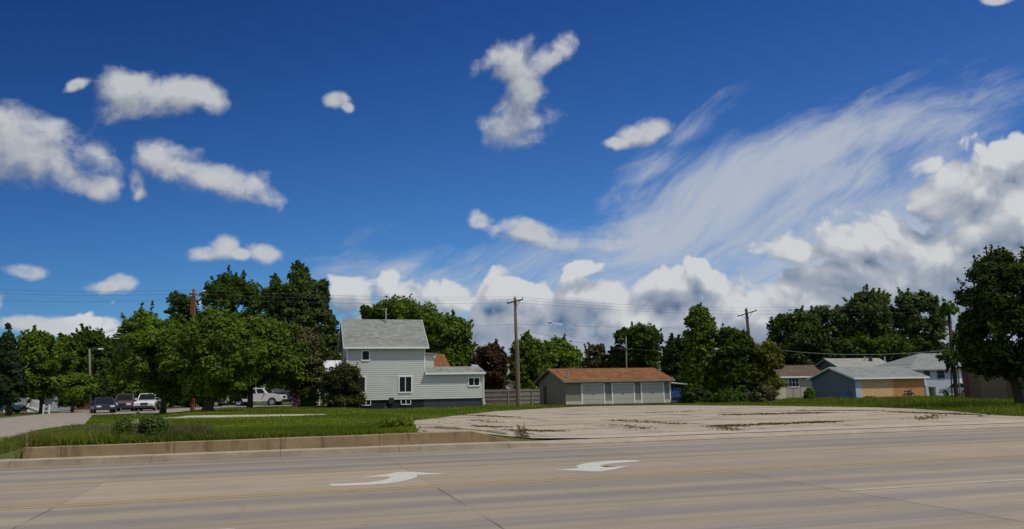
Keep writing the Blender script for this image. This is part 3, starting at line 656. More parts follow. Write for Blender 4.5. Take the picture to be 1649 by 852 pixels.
# ------------------------------------------------------------------ trees
rng0 = np.random.default_rng(11)
def tree(name, label, base, Y, bodies, mat_, n=9000, size=.2, seed=1, dr=.85, trunk=True, tr=.22, group='trees around the vacant lot', cat='tree', clump=.16, conifer=False, gap=0.0, upb=.45, spike=.35, trunkz=None, lean=0.0, partname='crown', sprig=.55):
    rng = np.random.default_rng(seed)
    bx = AT(base[0], base[1], Y); x0 = bx[0]; z0 = HXY(x0, Y)-.03
    r = root(name, label, cat, (x0, Y, z0), 0, group)
    cl = []   # clumps: pos, radius
    tot = sum(sum((rw[2]-rw[1]) for rw in b)*(b[-1][0]-b[0][0])/len(b) for b in bodies)
    for b in bodies:
        py = np.array([q[0] for q in b], float); xl = np.array([q[1] for q in b], float); xr = np.array([q[2] for q in b], float)
        area = np.sum((xr-xl))*(py[-1]-py[0])/len(b)
        sc = Y/F; wmax = (xr-xl).max()*sc/2
        rc0 = max(.26, min(.95, clump*wmax*1.15+.2))
        nc = int(max(10, 2.1*area*sc*sc/(rc0*rc0)*1.0))
        # sample rows with probability by width
        u = rng.random(nc*3); yy = py[0]+(py[-1]-py[0])*u; w = np.interp(yy, py, (xr-xl)/2)
        keep = rng.random(nc*3) < (w/w.max())**.7; yy = yy[keep][:nc]; w = w[keep][:nc]
        cx = np.interp(yy, py, (xl+xr)/2)
        wm = w*sc
        rc = rc0*(.6+.7*rng.random(len(yy))); rc = np.minimum(rc, np.maximum(wm*.75, .22))
        phi = rng.random(len(yy))*2*pi; rad = np.where(rng.random(len(yy)) < .75, .72+.28*rng.random(len(yy)), .7*np.sqrt(rng.random(len(yy))))
        R = np.maximum(wm-rc*.75, 0.02)*rad
        for i in range(len(yy)):
            p = AT(cx[i], yy[i], Y)
            z = p[2]-z0 - rc[i]*.5*(yy[i] < py[0]+(py[-1]-py[0])*.15)
            X = p[0]-x0+R[i]*cos(phi[i])*1.0
            if lean: X += lean*z
            cl.append((X, R[i]*sin(phi[i])*dr*(min(1.0, 6.0/max(wmax, .1))**.3), z, rc[i]))
    C = np.array(cl)
    if gap: C = C[rng.random(len(C)) > gap]
    wts = C[:, 3]**2; wts = wts/wts.sum(); cnt = np.maximum(6, (wts*n*1.35).astype(int)); idx = np.repeat(np.arange(len(C)), cnt); m = len(idx)
    d = nrm(rng.normal(size=(m, 3))); d[:, 2] = np.where(d[:, 2] < -.3, -d[:, 2]*.6, d[:, 2]); d = nrm(d)
    rr = C[idx, 3]*(.35+.65*rng.random(m)**.5)*(1+spike*(rng.random(m)**4))
    pos = C[idx, :3]+d*rr[:, None]*np.array([1, 1, .8 if not spike else 1.05])
    nn = nrm(d+rng.normal(size=(m, 3))*.55+np.array([0, 0, upb]))
    if conifer: pos[:, 2] -= .25*np.hypot(d[:, 0], d[:, 1])*C[idx, 3]
    tint = np.clip(np.repeat(rng.random(len(C))*.55+.1, cnt)+rng.normal(size=m)*.16+.08, 0, 1)
    # leafy sprigs that break the outline
    cen = np.average(C[:, :3], axis=0, weights=C[:, 3]); out = nrm((C[:, :3]-cen)*np.array([1, 1, .7]))
    sc_ = np.linalg.norm((C[:, :3]-cen)/np.maximum(C[:, :3].std(0), .1), axis=1); cand = np.argsort(-sc_)[:max(8, int(len(C)*.6))]
    ns = int(max(10, sprig*len(C))); pick = rng.choice(cand, ns); k_ = 34
    dirs = nrm(out[pick]+rng.normal(size=(ns, 3))*.45+np.array([0, 0, .55])); ln = C[pick, 3]*(1.1+1.3*rng.random(ns)**2)
    f_ = rng.random((ns, k_))**.8; off = rng.normal(size=(ns, k_, 3))*(.20*(1.15-f_))[..., None]*C[pick, 3][:, None, None]
    sp = (C[pick, :3][:, None]+dirs[:, None]*(f_*ln[:, None])[..., None]+off).reshape(-1, 3)
    sn = nrm(np.repeat(dirs, k_, 0)*.5+rng.normal(size=(ns*k_, 3))*.8+np.array([0, 0, .4]))
    pos = np.concatenate([pos, sp]); nn = np.concatenate([nn, sn]); tint = np.concatenate([tint, np.clip(rng.random(ns*k_)*.5+.3, 0, 1)]); m = len(pos)
    pos[:, 2] = np.maximum(pos[:, 2], .05)
    V = leaf_quads(pos, nn, np.full(m, size*.92), rng)
    quads_obj(partname, V, m, [mat_], tint, r)
    if trunk:
        mb = MB(); ztop = C[:, 2].max(); zc = np.percentile(C[:, 2], 75); cxm = np.median(C[:, 0])
        pts = [(0, 0, -.1), (.03, 0, .4), (cxm*.15, .05, zc*.35), (cxm*.6, 0, zc*.7), (cxm, 0, zc), (np.mean(C[C[:, 2] > zc, 0]) if (C[:, 2] > zc).any() else cxm, 0, ztop*.93)]
        mb.tube(pts, [tr*1.35, tr, tr*.85, tr*.6, tr*.38, tr*.1], M['bark'], 8)
        order = rng.permutation(len(C))[:min(26, len(C))]
        for i in order:
            c = C[i]; zb = max(.8, min(c[2]*.62, zc)); f_ = zb/zc
            st = Vector((cxm*min(1, f_)*.8, 0, zb)); en = Vector(c[:3]); md = st.lerp(en, .5)+Vector((0, 0, .12*(en-st).length))
            mb.tube([st, md, en], [tr*.34, tr*.2, tr*.05], M['bark'], 5, cap=False)
        mb.build('trunk', r, smooth=True)
    return r

T = tree
T('spruce_tree', 'narrow dark conifer with a pointed top beside the side street', (13,668), 70, [[(521,11,15),(535,7,20),(552,2,25),(575,-4,31),(600,-9,36),(625,-13,40),(646,-12,36)]], L_['spruce'], 12000, .17, 1, conifer=True, tr=.2, clump=.12)
T('shade_tree', 'light green rounded tree just right of the dark conifer', (66,664), 76, [[(536,52,70),(548,32,98),(565,26,108),(590,20,116),(615,20,116),(636,32,104)]], L_['bright'], 12000, .22, 2)
T('shade_tree', 'small bright green spreading tree left of the grey light pole', (116,661), 77, [[(603,108,130),(613,90,148),(626,82,154),(640,92,142)]], L_['bright'], 6000, .17, 3, tr=.13)
T('shade_tree', 'tall dark tree with twiggy top behind the grey light pole', (150,655), 108, [[(531,140,158),(540,125,172),(556,110,192),(585,100,205),(640,98,210)]], L_['dark'], 13000, .3, 4, spike=.4)
T('shade_tree', 'dark tree behind the light green rounded tree', (105,655), 104, [[(547,92,124),(556,75,140),(590,68,146),(645,70,146)]], L_['dark'], 8000, .3, 5)
T('shade_tree', 'dark tree at the edge of the street behind the conifer', (-10,655), 95, [[(556,-40,20),(575,-50,42),(610,-50,46),(640,-50,46)]], L_['deep'], 8000, .28, 6)
T('shade_tree', 'mid green feathery tree behind the three parked cars', (218,652), 88, [[(504,214,246),(515,200,282),(535,188,300),(575,182,306),(610,180,300),(636,190,290)]], L_['bright'], 14000, .24, 7, spike=.3)
T('maple_tree', 'left one of the broad low maples by the leaning reddish pole', (262,662), 64, [[(528,238,292),(542,216,318),(565,204,335),(596,202,334),(612,206,326),(626,222,312),(638,256,298)]], L_['mid'], 22000, .17, 8, tr=.26)
T('maple_tree', 'broad low maple with thick dark trunk over the shaded grass', (334,664), 60, [[(502,326,360),(512,305,388),(535,290,412),(570,284,426),(605,288,420),(626,296,396),(644,306,366)]], L_['mid'], 26000, .16, 9, tr=.42)
T('maple_tree', 'maple whose low branches overhang the white pickup bed', (402,656), 74, [[(515,385,440),(530,372,470),(560,362,492),(590,366,494),(612,372,485),(624,380,470)],[(610,366,400),(625,364,404),(640,372,398)]], L_['mid'], 20000, .19, 10, tr=.26)
T('shade_tree', 'drab grey-green tree beside the dark round shrub', (486,656), 76, [[(528,466,500),(542,458,516),(580,454,526),(615,456,524),(640,466,516)]], L_['grey'], 11000, .17, 11, tr=.18)
T('shade_tree', 'tall dark domed tree rising behind the reddish pole', (365,655), 96, [[(446,352,388),(456,332,410),(470,322,448),(490,316,470),(520,310,470),(560,310,470),(610,320,460)],[(476,276,300),(485,266,318),(505,268,322),(530,280,320)]], L_['dark'], 22000, .24, 12)
T('cottonwood_tree', 'tallest tree of all with several pointed tops left of the grey house', (490,655), 92, [[(423,474,484),(432,466,494),(445,460,504),(465,456,510),(500,452,512),(550,455,515),(620,460,520)],[(438,441,447),(455,437,452),(480,433,458),(510,432,462)],[(450,517,524),(465,512,529),(490,508,532),(520,508,534)],[(455,436,524),(475,432,531),(520,432,536),(620,455,540)],[(502,528,536),(515,520,543),(545,512,549),(580,512,550),(625,515,550)]], L_['silver'], 26000, .22, 13, spike=.5, clump=.1, tr=.4)
T('shade_tree', 'large feathery tree rising over the ridge of the grey house', (655,650), 96, [[(485,625,662),(493,604,702),(508,596,716),(530,590,728),(570,588,742),(600,590,744),(640,600,740)],[(494,584,596),(503,580,606),(520,584,610)]], L_['mid'], 22000, .25, 14, spike=.6, upb=.2)
T('shade_tree', 'rounded tree right of the grey house behind its low wing', (724,650), 93, [[(510,700,738),(520,690,756),(545,686,764),(575,686,764),(600,690,762),(640,700,755)]], L_['mid'], 15000, .23, 15, spike=.4)
T('shade_tree', 'small dark red-leaved tree between the grey house and the leaning brown pole', (790,651), 85, [[(556,782,802),(564,768,812),(585,759,822),(608,758,822),(626,766,814)]], L_['red'], 11000, .18, 16, tr=.16)
T('shade_tree', 'green tree directly behind the leaning brown pole', (850,652), 94, [[(541,842,856),(552,828,870),(575,820,884),(605,820,884),(640,824,880)]], L_['mid'], 12000, .23, 17, spike=.6)
T('shade_tree', 'bright wide tree behind the left end of the long garage', (902,652), 98, [[(550,884,914),(558,870,926),(575,864,936),(600,862,940),(635,866,936)]], L_['bright'], 12000, .24, 18, spike=.6)
T('shade_tree', 'thin sparse tree behind the middle of the long garage roof', (960,650), 112, [[(556,950,974),(566,940,982),(585,936,986),(625,936,986)]], L_['grey'], 3600, .24, 19, gap=.3)
T('shade_tree', 'dark round-headed tree behind the right end of the long garage', (1024,650), 110, [[(523,1010,1042),(531,994,1058),(545,986,1066),(560,988,1066),(575,992,1060),(600,994,1056),(635,994,1056)],[(556,984,1004),(570,980,1008),(600,980,1008)]], L_['dark'], 17000, .26, 20)
T('shade_tree', 'dark tree squeezed between the long garage and the pointed tree', (1090,650), 94, [[(548,1076,1106),(558,1068,1114),(590,1064,1118),(646,1064,1118)]], L_['deep'], 11000, .24, 21)
T('cottonwood_tree', 'pointed tree standing tallest in the clump right of the long garage', (1130,650), 82, [[(492,1117,1129),(500,1110,1138),(515,1103,1148),(535,1100,1156),(570,1098,1160),(610,1096,1164),(648,1096,1164)]], L_['mid'], 21000, .2, 22, spike=.7, clump=.12)
T('cottonwood_tree', 'broad middle tree in the clump below the black leaning pole', (1184,650), 81, [[(532,1166,1190),(540,1152,1206),(556,1138,1216),(600,1142,1222),(647,1142,1222)]], L_['dark'], 20000, .2, 23, spike=.5)
T('shade_tree', 'yellowish-green tree ending the clump beside the tan house', (1228,650), 80, [[(550,1216,1242),(562,1204,1256),(590,1202,1263),(620,1204,1258),(642,1208,1240)]], L_['olive'], 13000, .19, 24, spike=.4)
T('shade_tree', 'ragged dark tree behind the tan house with twiggy left edge', (1268,645), 124, [[(500,1262,1290),(510,1244,1312),(535,1234,1324),(570,1234,1314),(630,1240,1312)]], L_['dark'], 12000, .3, 25, spike=.7)
T('shade_tree', 'grey-green tree behind the slate blue garage gable', (1332,645), 128, [[(494,1306,1356),(504,1292,1376),(530,1282,1384),(570,1288,1372),(630,1290,1372)]], L_['silver'], 13000, .3, 26, spike=.2)
T('shade_tree', 'broad flat-topped tree behind the pale gabled house', (1396,645), 126, [[(474,1376,1420),(484,1360,1440),(510,1352,1448),(550,1352,1448),(625,1356,1444)]], L_['silver'], 16000, .3, 27)
T('shade_tree', 'rounded tall tree behind the lavender-grey house', (1472,645), 124, [[(472,1452,1496),(484,1438,1514),(510,1434,1524),(545,1436,1524),(590,1440,1518),(625,1444,1512)]], L_['silver'], 14000, .3, 28, gap=.08)
T('vine_tree', 'thin ivy-like tree tangled round the pole beside the brown shed', (1533,640), 70, [[(496,1516,1540),(502,1508,1552),(510,1518,1542)],[(535,1532,1556),(550,1528,1560),(565,1530,1560)],[(568,1512,1560),(578,1510,1564),(588,1524,1562)]], L_['dark'], 1500, .17, 29, tr=.06, gap=.2, clump=.3)
T('oak_tree', 'large dark overhanging tree at the edge of the lot before the brown shed', (1642,657), 46, [[(410,1596,1626),(420,1576,1648),(440,1558,1690),(475,1550,1730),(515,1546,1750),(550,1550,1750),(575,1556,1740),(602,1578,1720)],[(500,1546,1560),(540,1542,1580),(572,1548,1590),(598,1556,1600)]], L_['oak'], 44000, .13, 30, tr=.26, gap=.12, clump=.10, sprig=.9)
T('shade_tree', 'low dark tree filling the space above the tan house roof', (1300,640), 112, [[(540,1262,1338),(556,1250,1352),(600,1250,1352),(632,1255,1350)]], L_['deep'], 9000, .28, 31)
T('shade_tree', 'low dark tree right behind the pale gabled roof', (1405,640), 114, [[(545,1350,1460),(560,1345,1475),(600,1345,1475),(632,1350,1470)]], L_['dark'], 11000, .28, 32)
# far wood closing the horizon
def far_wood():
    rng = np.random.default_rng(5); V = []; tt_ = []
    P = []
    for k in range(420):
        px = rng.uniform(-200, 1850); Y = rng.uniform(150, 190)
        p = AT(px, 600, Y); h = rng.uniform(3.0, 7.0)+2.5*sin(px*.013)+1.2*sin(px*.047)
        P.append((p[0], Y, max(2, h)*.5, 2.6))
        P.append((p[0]+rng.uniform(-2, 2), Y, max(2, h), 1.9))
    C = np.array(P); n = 60; idx = np.repeat(np.arange(len(C)), n); d = nrm(rng.normal(size=(len(idx), 3)))
    pos = C[idx, :3]+d*C[idx, 3:4]*(.5+.5*rng.random((len(idx), 1)))
    V = leaf_quads(pos, nrm(d+rng.normal(size=d.shape)*.5), np.full(len(idx), .5), rng)
    o = quads_obj('far_wood', V, len(idx), [L_['far']], np.clip(np.repeat(rng.random(len(C))*.6, n)+rng.random(len(idx))*.3, 0, 1))
    o['kind'] = 'stuff'; o['label'] = 'far-off belt of trees along the horizon behind the buildings'; o['category'] = 'wood'
far_wood()

def shrub(name, label, px0, px1, ytop, ybot, Y, mat_, n, size, seed, group=None, cat='shrub', **k):
    mid = (px0+px1)/2; w = (px1-px0)/2
    rows = [(ytop, mid-w*.35, mid+w*.35), (ytop+(ybot-ytop)*.18, mid-w*.75, mid+w*.75), (ytop+(ybot-ytop)*.5, px0, px1), (ybot, mid-w*.85, mid+w*.85)]
    return tree(name, label, (mid, ybot), Y, [rows], mat_, n, size, seed, trunk=False, group=group or 'bushes around the lot', cat=cat, partname='foliage', clump=k.pop('clump', .25), **k)
shrub('evergreen_shrub', 'big round dark evergreen bush against the left end of the grey house', 515, 589, 589, 656, 67.0, L_['yew'], 26000, .10, 41, clump=.16)
shrub('leafy_shrub', 'small bush growing beside the slate blue garage gable', 1294, 1312, 624, 652, 76, L_['mid'], 1800, .12, 42)
shrub('leafy_shrub', 'low dark undergrowth bush under the pointed tree', 1096, 1150, 632, 656, 76, L_['deep'], 3500, .15, 43)
shrub('leafy_shrub', 'low sprawling bush in front of the pale board fence', 1205, 1252, 625, 652, 74, L_['grey'], 3600, .13, 44)
shrub('leafy_shrub', 'low dark bush below the black leaning pole', 1148, 1206, 630, 655, 76, L_['dark'], 4000, .15, 45)
shrub('flowering_shrub', 'purple flowering bush to the right of the white pickup', 472, 482, 630, 656, 80, L_['purple'], 1400, .10, 46)
shrub('leafy_shrub', 'bright low bush behind the maroon car', 226, 248, 634, 650, 80, L_['bright'], 1500, .13, 47)
shrub('leafy_shrub', 'dark bush filling the gap behind the small bright spreading tree', 96, 142, 632, 657, 84, L_['deep'], 3000, .16, 48)
shrub('hedge_shrub', 'dark tall hedge mass behind the three parked cars', 186, 262, 612, 656, 92, L_['deep'], 9000, .22, 61, clump=.12)
shrub('hedge_shrub', 'dark hedge mass behind the trunks of the maples', 262, 378, 606, 656, 96, L_['deep'], 12000, .24, 62, clump=.12)
shrub('hedge_shrub', 'dark hedge behind the lattice fence and the grey light pole', 120, 190, 610, 656, 96, L_['deep'], 9000, .24, 63, clump=.12)
shrub('hedge_shrub', 'dark bushes over the white porch roof at the far left', -20, 100, 606, 640, 88, L_['deep'], 11000, .22, 64, clump=.12)
shrub('leafy_shrub', 'dark bush between the purple flowers and the cream house', 484, 512, 625, 656, 74, L_['deep'], 2600, .13, 49)
# broad leaved weeds near the wall
def weed(label, px0, px1, ytop, ybot, z, n, size, seed, mat_='weed'):
    mid = (px0+px1)/2; g = G(mid, ybot, z); return shrub('weed_clump', label, px0, px1, ytop, ybot, g[1], L_[mat_], n, size, seed, group='weed clumps near the low wall', cat='weed', clump=.3)
weed('dark leafy weed clump right behind the wall, bigger of two', 222, 268, 672, 710, .42, 2200, .04, 50)
weed('dark leafy weed clump right behind the wall, smaller of two', 184, 214, 682, 712, .42, 1300, .035, 51)
weed('bright leafy weed clump at the corner where grass meets the concrete', 634, 669, 677, 694, .43, 1500, .035, 52, 'grass')
weed('dry brown weed clump at the tip of the curved edging', 826, 852, 695, 709, .12, 420, .022, 53, 'crack')
weed('upright wispy weed clump on the lawn nearest the concrete', 604, 642, 678, 694, .43, 700, .03, 54, 'grass')

# ------------------------------------------------------------------ grass
def in_poly(x, y, poly):
    P = np.array(poly); n = len(P); ins = np.zeros(len(x), bool); j = n-1
    for i in range(n):
        c = ((P[i, 1] > y) != (P[j, 1] > y)) & (x < (P[j, 0]-P[i, 0])*(y-P[i, 1])/(P[j, 1]-P[i, 1]+1e-12)+P[i, 0]); ins ^= c; j = i
    return ins
def grass(name, label, n, regions, hfun, seed, mats, wmul=1.0, excl=(), dryp=.08):
    rng = np.random.default_rng(seed); xs = []; ys = []
    for poly, frac in regions:
        P = np.array(poly); k = 0; need = int(n*frac)
        gx = []; gy = []
        while k < need:
            x = rng.uniform(P[:, 0].min(), P[:, 0].max(), 60000); y = rng.uniform(P[:, 1].min(), P[:, 1].max(), 60000)
            ok = in_poly(x, y, poly) & (rng.random(60000) < np.clip((P[:, 1].min()/y)**1.6, 0, 1))
            for e in excl: ok &= ~in_poly(x, y, e)
            gx.append(x[ok]); gy.append(y[ok]); k += ok.sum()
        xs.append(np.concatenate(gx)[:need]); ys.append(np.concatenate(gy)[:need])
    x = np.concatenate(xs); y = np.concatenate(ys); m = len(x); s = x*S[0]+y*S[1]; t = x*N[0]+y*N[1]; z = H(s, t)-.03
    patch = .5+.5*np.sin(x*1.3+np.sin(y*.9)*2)*np.sin(y*1.1+np.cos(x*.7)*2)
    h = hfun(x, y, s, t)*(.55+.75*rng.random(m))*(.7+.6*patch)
    w = (.009+.0006*y)*(.7+.6*rng.random(m))*wmul
    a = rng.random(m)*2*pi; lean = .75*h*rng.random(m); la = rng.random(m)*2*pi
    p = np.stack([x, y, z], 1); side = np.stack([np.cos(a), np.sin(a), np.zeros(m)], 1)*w[:, None]
    tip = p+np.stack([np.cos(la)*lean, np.sin(la)*lean, h], 1)
    V = np.stack([p-side, p+side, tip], 1).reshape(-1, 3)
    tint = np.clip(.15+.5*patch+.35*rng.random(m)-.1, 0, 1)
    dr_ = (.5+.5*np.sin(x*.5+1.7*np.cos(y*.33)))*(.4+.6*np.sin(x*.23+y*.41)**2)
    tint = np.clip(tint*(.55+.6*(.5+.5*np.sin(x*.42+2*np.sin(y*.37+x*.11)))), 0, 1)
    mi = (rng.random(m) < dryp*(.3+1.6*dr_)).astype(int)
    o = quads_obj(name, V, m, [L_[q] for q in mats], tint, mi=mi*(1 if len(mats) == 2 else rng.integers(1, 3, m)), tri=True); o['kind'] = 'stuff'; o['label'] = label; o['category'] = 'grass'
    return o
lotL = [tuple(G(p, q, z)) for p, q, z in ((664,695,.43),(664,686,.42),(668,676,.4),(690,667,.35),(740,663,.3),(800,658,.25),(870,656,.2))]
LAWN = stpoly([(S_LEFT, 22.4), (s_l, 22.4)])+lotL+[(3, 75), (-40, 78)]+[tuple(q) for q in ed[::-1][:-1]]+stpoly([(S_LEFT-4.2, 22.6)])
NEAR = stpoly([(S_LEFT, 22.38), (s_l, 22.38), (s_l+.3, 30), (S_LEFT-1, 30), (S_LEFT-2.5, 26)])
def hl(x, y, s, t):
    edge = np.exp(-((t-22.6)/1.6)**2); left = 1-sm(s, S_LEFT+.5, S_LEFT+4.5)
    return .075+.07*edge+.09*left*(1-sm(t, 24, 34))+.03*sm(t, 30, 60)
sheet('lawn', LAWN, -.012, M['lawn'], 2, kind='structure')
grass('grass', 'green rough grass covering the raised ground behind the low wall', 150000, [(NEAR, .45), (LAWN, .55)], hl, 3, ('grass', 'dry'), excl=(PATHX, DRV))
CORNER = stpoly([(S_LEFT-5.2, 22.24), (S_LEFT+.05, 22.24), (S_LEFT+.05, 24), (S_LEFT-4.4, 24)])
NEARL = stpoly([(S_LEFT-.2, 22.4), (S_LEFT+4.5, 22.4), (S_LEFT+3.5, 27), (S_LEFT+1, 31), (S_LEFT-1.5, 31)])
ROUGH = stpoly([(S_LEFT-4.6, 22.3), (S_LEFT+.1, 22.3), (S_LEFT+.1, 27), (S_LEFT-1.5, 32), (S_LEFT-3.3, 27)])
grass('tall_grass', 'taller feathery grass spilling to the kerb at the left end of the wall', 80000, [(ROUGH, .45), (CORNER, .25), (NEARL, .3)], lambda x, y, s, t: (.09+.08*np.sin(s*2+t)**2)*(1+.8*sm(s, S_LEFT-1.5, S_LEFT+.5)), 4, ('weed', 'plume'), dryp=.5, wmul=.6)
BACK = [tuple(G(p, q, .1)) for p, q in ((860,656.6),(960,653.6),(1080,652.2),(1200,652.8),(1300,654.4),(1400,655.8),(1470,658.5),(1540,663.5),(1580,667.5),(1620,670.5),(1700,673.5))]+[(44, 52), (56, 78), (46, 80), (20, 79), (3, 74)]
grass('verge_grass', 'strip of rough grass between the broken concrete and the garages', 60000, [(BACK, 1)], lambda x, y, s, t: .08+.26*sm(x, 21, 27)*(.4+.6*np.sin(x*.9+y*.6)**2), 6, ('grass', 'weed', 'dry'), dryp=.35)
# grass in the cracks of the concrete
rngc = np.random.default_rng(77)
def cracks():
    segs = [((1170,668),(1335,664),.5,1),((1150,686.5),(1345,678.5),.34,1),((1150,685),(1190,694),.25,.8),((1440,663),(1580,668),.4,1),((1480,676),(1510,667),.3,.8),((730,684.6),(812,688.2),.14,1),((808,692),(905,694.5),.2,.7),((700,666),(830,672),.2,.5),((985,683),(1040,690.5),.15,.4),((980,676),(1100,683),.3,.35),((1290,661),(1420,660.5),.2,.6),((760,676),(800,680),.2,.4),((1040,664.5),(1120,662),.2,.3)]
    V = []; ti = []; mi = []
    for a, b, w, dens in segs:
        ln = np.hypot(b[0]-a[0], b[1]-a[1]); n = int(ln*9*dens)
        u = rngc.random(n); px = a[0]+(b[0]-a[0])*u; py = a[1]+(b[1]-a[1])*u
        for k in range(n):
            g = G(px[k], py[k], .12); e = .35+.65*abs(sin(u[k]*9+a[0]))
            x = g[0]+rngc.normal()*.25; y = g[1]+rngc.normal()*w*e; z = HXY(x, y); h = rngc.uniform(.01, .05)*e; ww = .03+.0012*y
            an = rngc.random()*6.28; d = np.array([cos(an)*ww, sin(an)*ww, 0]); p = np.array([x, y, z])
            V += [p-d, p+d, p+[rngc.normal()*.03, rngc.normal()*.03, h]]; ti.append(rngc.random()*.7); mi.append(0 if rngc.random() < .16 else 1)
    o = quads_obj('crack_weeds', np.array(V), len(ti), [L_['weed'], L_['crack']], np.array(ti), mi=np.array(mi), tri=True)
    o['kind'] = 'stuff'; o['label'] = 'brownish weeds growing in the joints of the broken concrete'; o['category'] = 'weeds'
cracks()
for i, (px, py, sc_) in enumerate(((207,684,.35),(230,679.5,.4),(172,687,.22),(1582,670.5,.16))):
    g = G(px, py, .4 if px < 900 else .12); mb = MB(); rr = random.Random(i)
    n = 7; pts = [(cos(2*pi*k/n)*sc_*rr.uniform(.8, 1.2)*1.3, sin(2*pi*k/n)*sc_*rr.uniform(.7, 1.1)) for k in range(n)]
    mb.prism(pts, (0, .12), M['rubble'], 'z')
    labs = ['pale flat concrete chunk in the grass, left of the tan one', 'tan flat concrete chunk in the grass left of the big weed clump', 'small pale concrete chunk by the side street edge', 'small white stone lying on the lot before the overhanging tree']
    o = mb.build('concrete_chunk', bevel=.02, label=labs[i], category='rubble', group='broken concrete chunks'); o.location = (g[0], g[1], HXY(*g)-.02)

# ------------------------------------------------------------------ buildings
def hit(px, py, P0, D):
    d = ray(px, py); A = np.array([[d[0], -D[0]], [d[1], -D[1]]]); k, u = np.linalg.solve(A, np.asarray(P0, float)); return u, EYE+k*d[2]
class Bld:
    def __init__(s, name, label, cat, px, Y=None, py=None, z=None, group=None, ang=GA):
        z = .1 if z is None else z
        s.O = AT(px, 640, Y)[:2] if Y else G(px, py, z)
        s.z0 = z; s.S = np.array([cos(ang), sin(ang)]); s.N = np.array([-sin(ang), cos(ang)])
        s.r = root(name, label, cat, (s.O[0], s.O[1], z), ang, group)
    def f(s, px, py, off=0.0):
        u, z = hit(px, py, s.O+s.N*off, s.S); return u, z-s.z0
    def x(s, px, off=0.0): return s.f(px, 640, off)[0]
    def z(s, px, py, off=0.0): return s.f(px, py, off)[1]
    def side(s, px, py, x0=0.0):
        u, z = hit(px, py, s.O+s.S*x0, s.N); return u, z-s.z0
def gable(mb, x0, x1, d, ze, zr, m, zb=-.4, y0=0.0):
    mb.prism([(y0, zb), (y0, ze), (y0+d/2, zr), (y0+d, ze), (y0+d, zb)], (x0, x1), m, 'x')
def roof(b, x0, x1, d, ze, zr, m, o=.4, ox=.3, th=.12, y0=0.0, name='roof', trim=None, vent=None):
    k = (zr-ze)/(d/2); mb = MB(); e = ze-k*o
    mb.prism([(y0-o, e), (y0+d/2, zr), (y0+d+o, e), (y0+d+o, e+th), (y0+d/2, zr+th), (y0-o, e+th)], (x0-ox, x1+ox), m, 'x')
    r = mb.build(name, b.r)
    if trim:
        t = MB()
        for yy in (y0-o-.025, y0+d+o): t.box((x0-ox, yy, e-.06), (x1+ox, yy+.025, e+th-.01), trim)
        for xx in (x0-ox-.03, x1+ox+.002):
            t.prism([(y0-o, e-.07), (y0+d/2, zr-.07), (y0+d+o, e-.07), (y0+d+o, e+th-.015), (y0+d/2, zr+th-.015), (y0-o, e+th-.015)], (xx, xx+.028), trim, 'x')
        t.build('trim', r)
    return r
def window(b, x0, x1, z0, z1, n=1, yf=0.0, tw=.09, trim='sidingtrim', panes='glass', rows=0, blind=0.0, back=None):
    f = MB(); p = .05; tm = M[trim]
    f.box((x0, yf-p, z0), (x0+tw, yf, z1), tm); f.box((x1-tw, yf-p, z0), (x1, yf, z1), tm)
    f.box((x0+tw, yf-p, z1-tw), (x1-tw, yf, z1), tm); f.box((x0+tw, yf-p-.02, z0), (x1-tw, yf, z0+tw), tm)
    for k in range(1, n):
        xx = x0+(x1-x0)*k/n; f.box((xx-.03, yf-p+.012, z0+tw), (xx+.03, yf, z1-tw), tm)
    for k in range(1, rows+1):
        zz = z0+(z1-z0)*k/(rows+1); f.box((x0+tw, yf-p+.016, zz-.018), (x1-tw, yf, zz+.018), tm)
    fo = f.build('window', b.r)
    g = MB(); g.box((x0+tw, yf-.022, z0+tw), (x1-tw, yf-.002, z1-tw), M[panes])
    if blind: g.box((x0+tw, yf-.028, z1-tw-blind), (x1-tw, yf-.023, z1-tw), M['shade'])
    g.build('pane', fo); return fo

# --- two-storey grey house with its low wing
b = Bld('grey_house', 'two-storey grey clapboard house with grey shingle roof and a low rear wing', 'house', 557.5, Y=69.0, z=.25, group=None)
xm = b.x(683.5); xa = b.x(777); zs = b.z(586, 644.5); ze = b.z(620, 558.5)+.18; D_ = 6.6
zr = None
for dd in (3.3,): zr = b.z(620, 516.5, dd)
zae = b.z(730, 602.5)+.12; zar = b.z(730, 592, 2.3)
w = MB(); gable(w, .05, xm-.05, D_, ze, zr-.05, M['sidingA'], zs, .05); w.box((xm, .05, zs), (xa-.05, 4.55, zae), M['sidingA'])
# lap siding: every board is a real tapered board
def laps(mb, x0, x1, z0, z1, step, m, y=0.0, t0=.030, t1=.002):
    z = z0
    while z < z1-.01:
        zt = min(z+step, z1)
        mb.prism([(y+.06, z), (y-t0, z), (y-t1, zt), (y+.06, zt)], (x0, x1), m, 'x'); z += step
lap = MB(); laps(lap, 0, xm, zs, ze, .185, M['sidingA']); laps(lap, xm, xa, zs, zae, .185, M['sidingA'])

